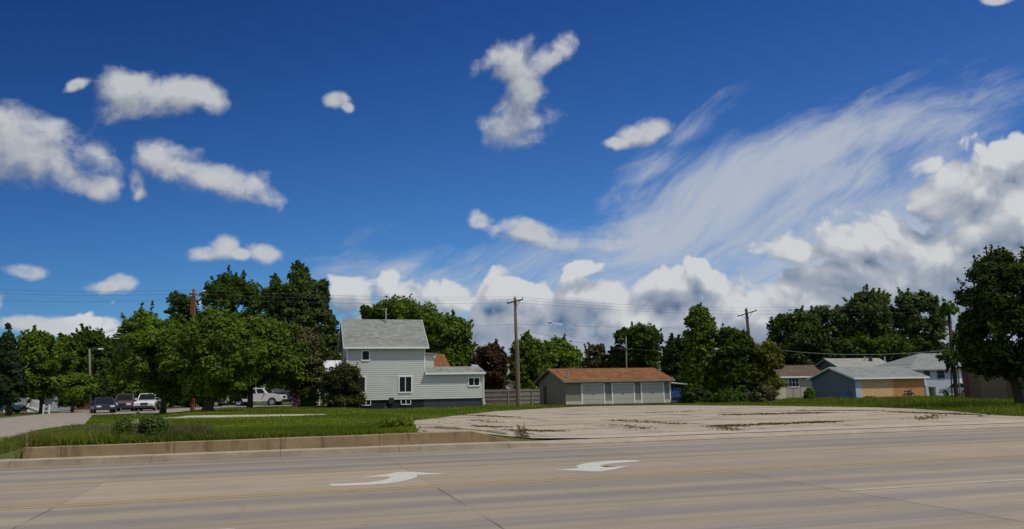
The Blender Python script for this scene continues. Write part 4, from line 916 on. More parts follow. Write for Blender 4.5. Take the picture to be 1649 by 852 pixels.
wo = w.build('wall', b.r); lap.build('siding', wo)
for q_ in (((-.03, -.045, zs), (.09, .1, ze)), ((xm-.05, -.045, zae+.2), (xm+.07, .1, ze)), ((xa-.10, -.045, zs), (xa+.02, .1, zae))): tr_ = MB(); tr_.box(q_[0], q_[1], M['sidingtrim']); tr_.build('corner_board', b.r)
fd = MB(); fd.box((.06, .08, -.5), (xa-.06, 4.4, zs), M['blackf']); fd.box((.06, .08, -.5), (xm, D_-.1, zs), M['blackf']); fd.build('foundation', b.r)
ro = roof(b, 0, xm, D_, ze, zr, M['roofgrey'], o=.42, ox=.32, trim=M['sidingtrim'])
mbv = MB(); vx, vz = b.f(621.5, 516, 2.9); mbv.cyl((vx, 2.9, vz+.4), 'z', .06, 1.5, M['galv']); mbv.cyl((vx, 2.9, vz-.1), 'z', .16, .25, M['galv']); mbv.tube([(vx-.5, 2.9, vz+1.0), (vx+.1, 2.9, vz+1.1)], .012, M['galv'], 5); mbv.build('vent_pipe', ro)
k = (zar-zae)/2.3; rw = MB()
rw.prism([(-.33, zae-k*.33), (2.3, zar), (4.9, zae-.1), (4.9, zae), (2.3, zar+.1), (-.33, zae-k*.33+.1)], (xm+.0, xa+.22), M['roofgrey'], 'x'); rwo = rw.build('wing_roof', b.r)
tg = MB(); tg.box((xm, -.36, zae-k*.33-.07), (xa+.22, -.332, zae-k*.33+.09), M['sidingtrim']); tg.prism([(-.33, zae-k*.33-.06), (2.3, zar-.06), (2.3, zar+.09), (-.33, zae-k*.33+.09)], (xa+.222, xa+.25), M['sidingtrim'], 'x'); tg.build('trim', rwo)
vv = MB(); vx, vz = b.f(722, 597, 1.2); vv.cyl((vx, 1.2, vz), 'z', .09, .35, M['sidingtrim']); vv.build('roof_vent', rwo)
# flat-roofed link behind the wing
x0, z1 = b.f(684.5, 571, 4.6); x1 = b.x(699, 4.6); lk = MB(); lk.box((xm-.02, 4.6, zae-.3), (x1, 7.5, z1), M['sidingA']); lk.build('link_wall', b.r)
lr = MB(); lr.prism([(xm-.05, z1+.10), (xm-.05, z1+.22), (x1+.35, z1+.10), (x1+.35, z1-.02)], (4.35, 7.8), M['roofpale'], 'y'); lr.build('link_roof', b.r)
for (pa, pb, qa, qb, n, kw) in ((581.5, 596.3, 563.5, 581.7, 1, {}), (641.2, 664.2, 604.8, 633.2, 2, {'trim': 'sidingtrim'}), (570, 589.8, 605.5, 633, 1, {}), (753, 773.2, 606.8, 622.6, 2, {})):
    xA, zA = b.f(pa, qb); xB, zB = b.f(pb, qa); window(b, xA, xB, zA, zB, n, yf=-.022, tw=.115, **kw)
for (pa, pb) in ((646, 661.5), (582.5, 597)):
    xA = b.x(pa); xB = b.x(pb); bw = MB()
    for q in (xA, (xA+xB)/2, xB): bw.box((q-.03, -.0, zs-.40), (q+.03, .08, zs-.04), M['sidingtrim'])
    bw.box((xA, .0, zs-.47), (xB, .08, zs-.41), M['sidingtrim']); bw.build('basement_window', b.r)
ds = MB(); xd = xa+.10; ds.box((xd-.045, -.12, .25), (xd+.045, -.03, zae-.1), M['sidingtrim']); ds.box((xd-.07, -.3, .05), (xd+.07, -.03, .27), M['sidingtrim']); ds.build('downspout', b.r)
dv = MB(); vx, vz = b.f(630, 645.5); dv.cyl((vx, -.06, vz+.02), 'y', .27, .3, M['black'], 14); dv.build('dryer_vent', b.r)

# --- small orange-roofed building seen behind the link
b = Bld('neighbour_house', 'house with a rust-orange roof showing above the low wing of the grey house', 'house', 692, Y=84, z=.2)
x1 = b.x(722); ze_ = b.z(700, 592); zr_ = b.z(700, 570.5, 3.2); w = MB(); gable(w, 0, x1, 6.4, ze_, zr_-.1, M['tanhouse']); w.build('wall', b.r)
mb = MB(); mb.add([(-.3, -.4, ze_-.2), (x1+.3, -.4, ze_-.2), (b.x(715.5, 3.2), 3.2, zr_), (b.x(704, 3.2), 3.2, zr_), (-.3, 6.8, ze_-.2), (x1+.3, 6.8, ze_-.2)], [(0, 1, 2, 3), (3, 2, 5, 4), (1, 5, 2), (0, 3, 4), (0, 4, 5, 1)], M['rooforange']); mb.build('roof', b.r)

# --- cream neighbour behind the evergreen
b = Bld('cream_house', 'pale cream house with a whitish porch roof half hidden by the round evergreen', 'house', 498, Y=82, z=.25)
x1 = b.x(514); x2 = b.x(548); w = MB(); zt = b.z(510, 609); w.box((0, .05, -.4), (x1, 7, zt), M['cream']); w.box((x1+.6, 1.0, -.4), (x2, 6, b.z(530, 599, 1.0)), M['bluewall'])
wo = w.build('wall', b.r); lap = MB(); laps(lap, 0, x1, .3, zt, .16, M['cream']); lap.build('siding', wo)
cb = MB(); cb.box((x1-.02, -.04, 0), (x1+.10, .1, zt), M['sidingtrim']); cb.build('corner_board', b.r)
zq = b.z(530, 598, .7); zq2 = b.z(535, 580.5, 4); xq = b.x(526, 4); rf = MB(); rf.prism([(.5, zq), (4, zq2), (7.5, zq), (7.5, zq-.1), (.5, zq-.1)], (x1+.3, x2+.3), M['roofwhite'], 'x'); rf.build('roof', b.r)
# --- cream shed behind the fence
b = Bld('cream_shed', 'small cream shed with a low gable seen over the wooden fence', 'shed', 794, Y=92, z=.1, ang=GA+pi/2*0)
x1 = b.x(838); zl = b.z(800, 624); zp = b.z(812, 609.5); w = MB(); w.prism([(0, -.3), (x1, -.3), (x1, zl), (x1*.42, zp-.08), (0, zl)], (.05, 4.5), M['creampale'], 'y'); w.build('wall', b.r)
rf = MB(); rf.prism([(-.25, zl-.08), (x1*.42, zp-.06), (x1+.3, zl-.1), (x1+.3, zl), (x1*.42, zp+.06), (-.25, zl+.02)], (-.2, 4.8), M['roofpale'], 'y'); rf.build('roof', b.r)

# --- wooden fence
b = Bld('wooden_fence', 'tall weathered board fence between the grey house and the long garage', 'fence', 779, Y=75.5, z=.15)
x1 = b.x(869); zt = b.z(820, 627); rr = random.Random(4); bd = MB(); q = 0.0
while q < x1:
    wd = .14; m_ = M['fence'] if b.x(834) > q else M['fencelight']; hh = zt+rr.uniform(-.03, .02)
    bd.box((q, 0+rr.uniform(0, .012), .06), (q+wd-.012, .025+rr.uniform(0, .01), hh), m_); q += wd
bd.build('fence_board', b.r)
q = 0.0
while q < x1: pt = MB(); pt.box((q-.05, -.09, -.1), (q+.05, -.005, zt+.05), M['fencelight']); pt.build('fence_post', b.r); q += 2.4
for zz in (.45, zt*.5+.1, zt-.18): rl = MB(); rl.box((0, -.045, zz), (x1, -.003, zz+.09), M['fencelight']); rl.build('fence_rail', b.r)

# --- long three-door garage
b = Bld('long_garage', 'long taupe three-door garage with a rust-brown shingle roof', 'garage', 911, Y=75.5, z=.04)
x1 = b.x(1080); ze = b.z(1000, 613.5)+.1; D_ = max(4.5, min(9, b.side(868, 640)[0])); zr = b.z(1000, 594.5, D_/2)
w = MB(); w.box((0, 0, -.3), (x1, D_, .02), M['footing']); gable(w, 0, x1, D_, ze, zr-.04, M['tanwall'], 0)
for xx in np.arange(.35, x1, 1.22):  # battens
    pass
w.build('wall', b.r); roof(b, 0, x1, D_, ze, zr, M['rooforange'], o=.45, ox=.35, trim=M['tanwall'])
prev = None; edges = []
for pa, pb, qa in ((936, 974.3, 617.3), (985, 1022.6, 616.4), (1032, 1070, 615.7)):
    xA = b.x(pa); xB = b.x(pb); zt = b.z((pa+pb)/2, qa); edges.append((xA, xB))
    fr = MB(); fr.box((xA, -.05, 0), (xA+.13, .02, zt), M['sidingtrim']); fr.box((xB-.13, -.05, 0), (xB, .02, zt), M['sidingtrim']); fr.box((xA+.13, -.05, zt-.12), (xB-.13, .02, zt), M['sidingtrim'])
    dr = MB()
    for k in range(4):
        h_ = (zt-.12)/4; dr.box((xA+.13, -.022, k*h_+.012), (xB-.13, -.004, (k+1)*h_-.006), M['doorgrey'])
    dr.box((xA+.13, -.004, 0), (xB-.13, .0-.002, zt-.12), M['dark'])
    do = dr.build('garage_door', b.r); fr.build('door_frame', do)
    hd = MB(); hd.box(((xA+xB)/2-.08, -.06, .95), ((xA+xB)/2+.08, -.022, 1.0), M['dark']); hd.build('handle', do)
xs_ = [0]+[q for e in edges for q in e]+[x1]
for i in range(0, len(xs_), 2): ft = MB(); ft.box((xs_[i], -.03, -.1), (xs_[i+1], .0, .32), M['footing']); ft.build('footing', b.r)
fs_ = MB(); fs_.box((x1-.10, -.03, .33), (x1+.03, .05, ze-.1), M['sidingtrim']); fs_.build('corner_board', b.r)
t0, zt = b.side(880, 622); t1, _ = b.side(876, 640); sd = MB(); sd.box((-.03, t0, .02), (.0, t1, zt), M['dark']); sd.build('side_door', b.r)
vx, vz = b.f(910.5, 612, .6); vp = MB(); vp.cyl((vx+.25, .6, vz+.35), 'z', .09, .75, M['galv']); vp.cyl((vx+.25, .6, vz+.75), 'z', .14, .12, M['galv']); vp.build('roof_vent', b.r)
b2 = G(912, 650.5, .08); mb = MB(); mb.cyl((0, 0, .45), 'z', .13, .95, M['footing']); mb.cyl((0, 0, .96), 'z', .15, .10, M['galv']); mb.box((-.10, -.17, .5), (.10, -.12, .8), M['galv'])
o = mb.build('meter_pedestal', label='short pale cylindrical utility pedestal at the front corner of the long garage', category='utility box'); o.location = (b2[0]-.05, b2[1]-1.2, .08)

# --- blue container frame right of the garage
b = Bld('blue_rack', 'blue steel rack-like bin standing right of the long garage', 'bin', 1082, Y=80, z=.05)
x1 = b.x(1096.5); zt = b.z(1090, 624); zb = b.z(1090, 640); mb = MB(); mb.box((0, 0, zb), (x1, 1.4, zb+.65), M['blueplastic'])
mb.build('bin_body', b.r)
for q in np.linspace(0, x1, 5): lg = MB(); lg.box((q-.035, -.03, -.1), (q+.035, .04, zt if True else 1), M['blueplastic']); lg.build('upright', b.r)
lid = MB(); lid.prism([(-.1, zt+.45), (x1+.7, zt+.28), (x1+.7, zt+.34), (-.1, zt+.56)], (-.2, 1.6), M['roofwhite'], 'y'); lid.box((.0, 1.0, zb+.5), (.08, 1.1, zt+.5), M['blueplastic']); lid.box((x1-.1, 1.0, zb+.5), (x1, 1.1, zt+.4), M['blueplastic']); lid.build('canopy', b.r)

# --- tan house
b = Bld('tan_house', 'low tan house with a brown roof between the yellowish tree and the blue garage', 'house', 1247, Y=97, z=0.0)
x1 = b.x(1345); ze = b.z(1290, 605.5); zr = b.z(1290, 589.5, 4); w = MB(); gable(w, 0, x1, 8, ze, zr-.1, M['tanhouse']); w.build('wall', b.r); roof(b, 0, x1, 8, ze, zr, M['roofbrown'], o=.45, ox=.3, trim=M['sidingtrim'])
xA, zA = b.f(1270, 624); xB, zB = b.f(1286, 608); window(b, xA, xB, zA, zB, 3, rows=1)
# --- pale board fence piece and wire fence
b = Bld('board_fence', 'short whitish board fence at the foot of the yellowish tree', 'fence', 1236, Y=80, z=0.0)
x1 = b.x(1266); mb = MB(); q = 0
while q < x1: mb.box((q, 0, .02), (q+.18, .03, 1.15+.12*sin(q*1.1)), M['creampale']); q += .2
mb.build('fence_board', b.r); mb = MB(); mb.box((0, .031, .3), (x1, .08, .4), M['creampale']); mb.box((0, .031, .85), (x1, .08, .95), M['creampale']); mb.build('fence_rail', b.r)
b = Bld('wire_fence', 'see-through wire fence with thin metal posts in front of the tan house', 'fence', 1266, Y=84, z=0.0)
x1 = b.x(1290)
for q in np.linspace(0, x1, 3): mb = MB(); mb.cyl((q, 0, .6), 'z', .035, 1.3, M['galv'], 8); mb.build('fence_post', b.r)
mb = MB()
for zz in np.linspace(.1, 1.2, 7): mb.tube([(0, 0, zz), (x1, 0, zz)], .008, M['galv'], 4)
for q in np.arange(0, x1, .2): mb.tube([(q, 0, .1), (q, 0, 1.2)], .006, M['galv'], 4)
mb.build('wire_mesh', b.r)

# --- blue garage with boarded-up front
b = Bld('boarded_garage', 'slate blue garage whose wide front opening is boarded with orange plywood', 'garage', 1377.5, Y=80, z=0.0)
x1 = b.x(1491); ze = b.z(1430, 608.5)+.08; D_ = max(5, min(10, b.side(1309, 640)[0])); zr = b.z(1400, 592.2, D_/2)
w = MB(); gable(w, 0, x1, D_, ze, zr-.04, M['bluewall'], -.3); w.build('wall', b.r)
roof(b, 0, x1, D_, ze, zr, M['roofblue'], o=.4, ox=.3, trim=M['sidingtrim'])
xA = b.x(1386.5); xM = b.x(1439.5); xB = b.x(1488.5); zt = b.z(1420, 612.5)
pb_ = MB(); pb_.box((xA, -.04, 0.08), (xM, -.004, zt), M['osb']); pb_.build('plywood_panel', b.r, label='paler left plywood panel')
pb_ = MB()
q = xM
while q < xB-.05: pb_.box((q+.004, -.036-.006*(int(q*7) % 2), .08), (min(q+.3, xB), -.002, zt+.12), M['osb2']); q += .3
pb_.build('plywood_panel', b.r, label='darker vertical-boarded right panel')
sill = MB(); sill.box((xA-.05, -.09, -.05), (xB, -.0, .08), M['footing']); sill.build('sill', b.r)
hdr = MB(); hdr.box((xA-.1, -.03, zt+.001), (xM, -.002, zt+.10), M['sidingtrim']); hdr.build('header', b.r)
dA, _ = b.f(1378.6, 640); dB, dz = b.f(1385.6, 612); dd = MB(); dd.box((dA, -.06, .02), (dB, -.01, dz), M['bluedoor']); dd.build('door_panel', b.r)
t0, z0_ = b.side(1341, 622.5); t1, z1_ = b.side(1337, 618.5)
# leaning sheet at right end
mb = MB(); px0, pz0 = b.f(1490.5, 640); mb.prism([(0, 1.9), (.35, 1.75), (.62, .95), (.45, .75), (.2, .9), (.05, 1.3)], (0, .5), M['whitesheet'], 'y')
o = mb.build('white_cover', bevel=.04, label='crumpled white cover hanging at the right corner of the boarded garage', category='cover'); P_ = b.O+b.S*(b.x(1491)+.05)+b.N*.3; o.location = (P_[0], P_[1], 0.35); o.rotation_euler = (0, 0, GA)
mb = MB(); mb.cyl((0, 0, .8), 'z', .045, 1.9, M['orange'], 8); mb.cyl((0, 0, 1.8), 'z', .06, .1, M['orange'], 8)
o = mb.build('marker_post', label='thin orange post at the right corner of the boarded garage', category='post'); P_ = G(1491.5, 639, 0); o.location = (P_[0]*.97, P_[1]*.97, 0)
mb = MB(); mb.cyl((0, 0, .5), 'z', .30, 1.0, M['greenbin'], 16, .36); mb.cyl((0, 0, 1.03), 'z', .38, .09, M['greenbin'], 16)
o = mb.build('rubbish_bin', label='olive-green lidded bin beside the lavender-grey house', category='bin'); P_ = AT(1502.5, 640, 87); o.location = (P_[0], 87, .0)

# --- gabled grey-roofed house behind
b = Bld('pale_roofed_house', 'house with pale grey gable roof and roof vents behind the blue garage', 'house', 1372, Y=97, z=0.0)
x1 = b.x(1458); D_ = 8.5; zr = b.z(1400, 578.3, D_/2); ze = zr-1.9
w = MB(); gable(w, 0, x1, D_, ze, zr-.1, M['darkteal']); w.build('wall', b.r); ro = roof(b, 0, x1, D_, ze, zr, M['roofpale'], o=.4, ox=.3, trim=M['teal'])
for px_, rad in ((1402, .22), (1392.5, .08), (1425, .1)):
    vx, vz = b.f(px_, 580, 3.4); mb = MB(); mb.cyl((vx, 3.4, vz-.0), 'z', rad, .9, M['dark'] if rad > .1 else M['galv'], 10); mb.build('roof_vent', ro)

# --- lavender-grey house
b = Bld('lavender_house', 'pale lavender-grey house with a blue-grey hip roof behind the pole', 'house', 1479, Y=93, z=.3)
x1 = b.x(1552); D_ = 8.0; ze = b.z(1500, 592.5); zr = b.z(1505, 569, D_/2); w = MB(); w.box((0, 0, -.3), (x1, D_, ze), M['lavwall']); w.build('wall', b.r)
xr0 = b.x(1487, D_/2); xr1 = b.x(1556, D_/2); o_ = .45; e = ze-.18
mb = MB(); mb.add([(-o_-.9, -o_, e), (x1+o_, -o_, e), (x1+o_, D_+o_, e), (-o_-.9, D_+o_, e), (xr0, D_/2, zr), (xr1-2.0, D_/2, zr), (-o_-.9, -o_, e-.12), (x1+o_, -o_, e-.12), (x1+o_, D_+o_, e-.12), (-o_-.9, D_+o_, e-.12)], [(0, 1, 5, 4), (1, 2, 5), (2, 3, 4, 5), (3, 0, 4), (6, 7, 1, 0), (7, 8, 2, 1), (8, 9, 3, 2), (9, 6, 0, 3), (9, 8, 7, 6)], M['roofblue']); mb.build('roof', b.r)
for pa, pb, qa, qb in ((1488, 1497, 596.5, 606), (1509.5, 1520, 595.5, 610)):
    xA, zA = b.f(pa, qb); xB, zB = b.f(pb, qa); window(b, xA, xB, zA, zB, 1, rows=1, tw=.07, trim='bluewall')
cb = MB(); xq = b.x(1542); cb.box((xq, -.04, 0), (xq+.25, -.001, ze-.1), M['teal']); cb.build('corner_board', b.r); cb = MB(); cb.box((xq+.26, -.04, 0), (x1, -.002, ze-.1), M['sidingtrim']); cb.build('pale_wall_panel', b.r)

# --- dark brown flat-roofed shed under the oak
b = Bld('brown_shed', 'dark brown flat-roofed shed with a wide door in the shade of the overhanging tree', 'shed', 1652, Y=60, z=.05)
D_ = b.side(1555, 640)[0]; zt = b.side(1600, 567)[1]; w = MB(); w.box((0, 0, -.3), (7, D_, zt-.05), M['brownwall']); w.build('wall', b.r)
rf = MB(); rf.box((-.2, -.2, zt-.05), (7.1, D_+.12, zt+.06), M['brownwall']); rf.build('roof', b.r); rf = MB(); rf.box((-.21, -.21, zt+.062), (7.11, D_+.13, zt+.10), M['roofpale']); rf.build('roof_edge', b.r)
tm = MB(); tm.box((-.05, D_-.45, 0), (-.003, D_+.05, zt-.06), M['maroon']); tm.build('corner_board', b.r)
zd = zt-.55; dr = MB(); dr.box((-.04, 1.5, .02), (-.004, D_-1.6, zd), M['tanwall2'])
for k in range(1, 4): dr.box((-.05, 1.5, zd*k/4-.015), (-.0405, D_-1.6, zd*k/4+.015), M['brownwall'])
dr.build('shed_door', b.r)

# --- far-left porch
b = Bld('porch_house', 'small house with a white railed porch and stairs behind the roadside trees', 'house', -12, Y=84, z=.1)
x1 = b.x(47); zd = b.z(30, 656); zt = b.z(30, 641); w = MB(); w.box((-2, 2.2, -.3), (x1+2.2, 8, 3.4), M['lavwall']); w.build('wall', b.r)
rf = MB(); rf.prism([(1.6, 3.3), (5.1, 5.0), (8.6, 3.3), (8.6, 3.2), (1.6, 3.2)], (-2.4, x1+2.6), M['roofbrown'], 'x'); rf.build('roof', b.r)
dk = MB(); dk.box((0, 0, zd-.15), (x1, 2.2, zd), M['whitesheet']); dk.box((0, .1, -.2), (x1, .16, zd-.15), M['lattice']); dk.build('porch_deck', b.r)
rl = MB(); rl.box((0, 0, zt-.06), (x1, .07, zt), M['sidingtrim']); rl.box((0, 0, zd+.1), (x1, .06, zd+.15), M['sidingtrim'])
for q in np.arange(.05, x1, .14): rl.box((q, .015, zd+.15), (q+.035, .045, zt-.06), M['sidingtrim'])
for q in np.linspace(0, x1-.1, 4): rl.box((q, -.01, 0), (q+.1, .09, zt+.08), M['sidingtrim'])
rl.build('porch_railing', b.r)
xe = b.x(64); n = 5; zl = .9
for side_ in (0.0, 1.2):
    sr = MB()
    sr.prism([(x1, zt-.07), (x1, zt), (xe, zl), (xe, zl-.07)], (side_, side_+.07), M['sidingtrim'], 'y'); sr.prism([(x1, zd), (x1, zd+.06), (xe, .15), (xe, .05)], (side_, side_+.07), M['sidingtrim'], 'y')
    for i in range(9):
        f_ = (i+.5)/9; xx = x1+(xe-x1)*f_; zb_ = zd+(0.1-zd)*f_; sr.box((xx, side_+.015, zb_), (xx+.035, side_+.05, zb_+zt-zd-.05), M['sidingtrim'])
    sr.box((xe-.05, side_, 0), (xe+.05, side_+.09, zl+.05), M['sidingtrim']); sr.build('stair_railing', b.r)
st_ = MB()
for i in range(n): st_.box((x1+(xe-x1)*i/n, .08, -.1), (x1+(xe-x1)*(i+1)/n, 1.19, zd*(1-(i+.6)/n)), M['whitesheet'])
st_.build('steps', b.r)
# --- white H-shaped post
g = G(74, 667, .1); mb = MB()
for q in (-.26, .26): mb.box((q-.05, -.05, -.1), (q+.05, .05, .88), M['sidingtrim'])
mb.box((-.21, -.03, .62), (.21, .03, .72), M['sidingtrim']); mb.box((-.21, -.03, .25), (.21, .03, .33), M['sidingtrim'])
o = mb.build('post_stand', label='low white H-shaped post stand at the edge of the side street', category='post'); o.location = (g[0], g[1], .1)
# --- lattice fence
b = Bld('lattice_fence', 'low reddish criss-cross lattice fence behind the grey light pole', 'fence', 124, Y=86, z=.1)
x1 = b.x(153); zt = b.z(140, 646); mb = MB(); k = 0.0
while k < x1+zt:
    for sg in (1, -1):
        a_ = (k, 0.0) if sg == 1 else (k-zt, 0.0); c_ = (k-zt, zt) if sg == 1 else (k, zt)
        if min(a_[0], c_[0]) > -.01 and max(a_[0], c_[0]) < x1+.01: mb.tube([(a_[0], .02*sg, .1), (c_[0], .02*sg, zt)], .028, M['lattice'], 4)
    k += .22
mb.build('lattice_panel', b.r)
for q in (0, x1/2, x1): p_ = MB(); p_.box((q-.05, -.05, -.1), (q+.05, .05, zt+.1), M['lattice']); p_.build('fence_post', b.r)
p_ = MB(); p_.box((0, -.035, zt), (x1, .035, zt+.06), M['lattice']); p_.build('fence_rail', b.r)

# ------------------------------------------------------------------ vehicles
def vehicle(name, label, cat, xy, rz, kind, paint, group='vehicles parked behind the trees'):
    z = HXY(*xy)-.01; r = root(name, label, cat, (xy[0], xy[1], z), rz, group)
    K = {'suv': dict(L=4.75, W=1.86, Ht=1.72, belt=1.05, hood=1.0, wr=.37, wb=2.75, ho=.95, cab=(-2.25, 1.15), top=(-1.95, .45)),
         'sedan': dict(L=4.7, W=1.8, Ht=1.45, belt=.92, hood=.86, wr=.32, wb=2.75, ho=.95, cab=(-1.75, 1.2), top=(-1.15, .35)),
         'pickup': dict(L=5.85, W=1.98, Ht=1.88, belt=1.28, hood=1.2, wr=.41, wb=3.6, ho=.98, cab=(-.95, 1.55), top=(-.75, .85))}[kind]
    L, W, Ht, belt, hood, wr, wb, ho = (K[q] for q in ('L', 'W', 'Ht', 'belt', 'hood', 'wr', 'wb', 'ho')); P = M[paint]
    xf = L/2; xb = -L/2; xw1 = xf-ho; xw2 = xw1-wb; sill = .36 if kind != 'pickup' else .48
    def arch(xc, n=9): return [(xc+(wr+.07)*cos(a), wr+(wr+.07)*sin(a)) for a in np.linspace(0, pi, n)]
    low = [(xb+.02, sill+.1), (xb, belt-.1), (xb+.05, belt)] + ([(xf-1.3, belt), (xf-1.0, hood)] if True else []) + [(xf-.25, hood-.04), (xf-.03, hood-.18), (xf, sill+.15), (xf-.08, sill-.02)]
    low += [(q[0], max(q[1], sill-.0)) for q in arch(xw1)]+[(q[0], max(q[1], sill)) for q in arch(xw2)]
    bm_ = MB(); bm_.prism(low, (-W/2, W/2), P, 'y')
    if kind == 'pickup': bm_.box((xb+.12, -W/2+.12, belt+.002), (K['cab'][0]-.12, W/2-.12, belt+.006), M['black'])
    bm_.build('body', r, bevel=.045, smooth=False)
    c0, c1 = K['cab']; t0, t1 = K['top']; w0 = W/2-.06; w1 = W/2-.20
    zb = belt-.02
    vs = [(c0, -w0, zb), (c1, -w0, zb), (c1, w0, zb), (c0, w0, zb), (t0, -w1, Ht), (t1, -w1, Ht), (t1, w1, Ht), (t0, w1, Ht)]
    cb_ = MB(); cb_.hexa(vs, P); cab = cb_.build('cabin', r, bevel=.05)
    def lp(a, b_, f_): return tuple(a[i]+(b_[i]-a[i])*f_ for i in range(3))
    def quad(A, B, C_, D2, u0_, u1_, v0, v1, off, nm):
        def pt(u, v): return Vector(lp(lp(A, B, u), lp(D2, C_, u), v))
        n_ = (Vector(B)-Vector(A)).cross(Vector(D2)-Vector(A)).normalized()*off; q = [pt(u0_, v0)+n_, pt(u1_, v0)+n_, pt(u1_, v1)+n_, pt(u0_, v1)+n_]
        g_ = MB(); g_.add([tuple(p) for p in q]+[tuple(p-n_*.9) for p in q], [(0, 1, 2, 3), (7, 6, 5, 4), (0, 4, 5, 1), (1, 5, 6, 2), (2, 6, 7, 3), (3, 7, 4, 0)], M['glass']); g_.build(nm, cab)
    for (A, B, C_, D2) in ((vs[0], vs[1], vs[5], vs[4]), (vs[2], vs[3], vs[7], vs[6])):
        flip = A[1] > 0
        for u0_, u1_ in ((.08, .47), (.53, .90)):
            if flip: u0_, u1_ = 1-u1_, 1-u0_
            quad(A, B, C_, D2, u0_, u1_, .12, .86, .012, 'side_window')
    quad(vs[1], vs[2], vs[6], vs[5], .06, .94, .10, .92, .012, 'windscreen'); quad(vs[3], vs[0], vs[4], vs[7], .08, .92, .12, .88, .012, 'rear_window')
    for xw in (xw1, xw2):
        for sy in (-1, 1):
            wh = MB(); wh.cyl((xw, sy*(W/2-.11), wr), 'y', wr, .22, M['black'], 20); wo_ = wh.build('wheel', r, bevel=.02)
            rm = MB(); rm.cyl((xw, sy*(W/2+.003), wr), 'y', wr*.62, .012, M['rim'], 16); rm.build('rim', wo_)
    for sy in (-1, 1):
        h_ = MB(); h_.box((xf-.14, sy*(W/2-.36)-.19, hood-.36), (xf+.012, sy*(W/2-.36)+.19, hood-.17), M['lamp']); h_.build('headlight', r, bevel=.02)
        t_ = MB(); t_.box((xb-.012, sy*(W/2-.2)-.12, belt-.42), (xb+.1, sy*(W/2-.2)+.12, belt-.14), M['redmetal']); t_.build('tail_light', r)
        m_ = MB(); m_.box((c1-.42, sy*(W/2+.08)-.09, belt+.05), (c1-.28, sy*(W/2+.08)+.09, belt+.24), P); m_.build('mirror', r, bevel=.02)
    gr = MB(); gr.box((xf-.05, -W/2+.6, hood-.38), (xf+.015, W/2-.6, hood-.15), M['dark']); gr.build('grille', r)
    bp = MB(); bp.box((xf-.12, -W/2+.05, sill-.02), (xf+.09, W/2-.05, sill+.2), M['chrome'] if kind == 'pickup' else M['dark']); bp.build('bumper', r, bevel=.03); bp = MB(); bp.box((xb-.08, -W/2+.05, sill), (xb+.1, W/2-.05, sill+.2), M['chrome'] if kind == 'pickup' else M['dark']); bp.build('bumper', r, bevel=.03)
    return r
p = G(165, 666.5, .1)
P1 = AT(166, 660, 73); vehicle('parked_car', 'dark navy car parked at the left end of the row', 'car', (P1[0], P1[1]), radians(-58), 'sedan', 'paintnavy')
P1 = AT(202, 660, 79); vehicle('parked_car', 'dark maroon SUV parked between the navy car and the white one', 'car', (P1[0], P1[1]), radians(-72), 'suv', 'paintmaroon')
P1 = AT(216, 658, 88); vehicle('parked_car', 'black car mostly hidden behind the maroon SUV', 'car', (P1[0], P1[1]), radians(-75), 'suv', 'paintblack')
P1 = AT(238, 660, 79); vehicle('parked_car', 'white SUV parked facing the road by the big maples', 'car', (P1[0], P1[1]), radians(-74), 'suv', 'paintwhite')
P1 = AT(414, 656, 85); vehicle('pickup_truck', 'white crew cab pickup parked sideways under the maple', 'pickup truck', (P1[0], P1[1]), radians(-3), 'pickup', 'paintwhite')
P1 = AT(372, 655, 86); vehicle('parked_car', 'silver sedan behind the tail of the white pickup', 'car', (P1[0], P1[1]), radians(5), 'sedan', 'painttan')
P1 = AT(459, 655, 87); vehicle('parked_car', 'navy sedan half hidden behind the nose of the white pickup', 'car', (P1[0], P1[1]), radians(-12), 'sedan', 'paintnavy')
P1 = AT(-2, 655, 79); vehicle('parked_car', 'teal car cut off by the edge near the white porch', 'car', (P1[0], P1[1]), radians(10), 'sedan', 'paintteal')
P1 = AT(1550, 640, 84); vehicle('parked_car', 'white car peeping out between the pole and the brown shed', 'car', (P1[0], P1[1]), radians(100), 'sedan', 'paintwhite')
# camper trailer behind the pickup
b = Bld('camper_trailer', 'white camper trailer standing behind the white pickup', 'camper', 432, Y=92, z=.15)
x1 = b.x(472); zt = b.z(450, 626); mb = MB(); mb.prism([(0, .5), (x1-.3, .5), (x1, .9), (x1-.1, zt-.5), (x1-.6, zt), (.4, zt), (0, zt-.5)], (0, 2.2), M['whitesheet'], 'y'); mb.build('body', b.r, bevel=.05)
for xa_, xb_ in ((.5, 1.1), (1.7, 2.4)): mb = MB(); mb.box((xa_, -.02, zt-1.0), (xb_, .0, zt-.45), M['glass']); mb.build('window', b.r)
mb = MB(); mb.cyl((x1*.45, .1, .32), 'y', .32, .22, M['black']); mb.build('wheel', b.r)

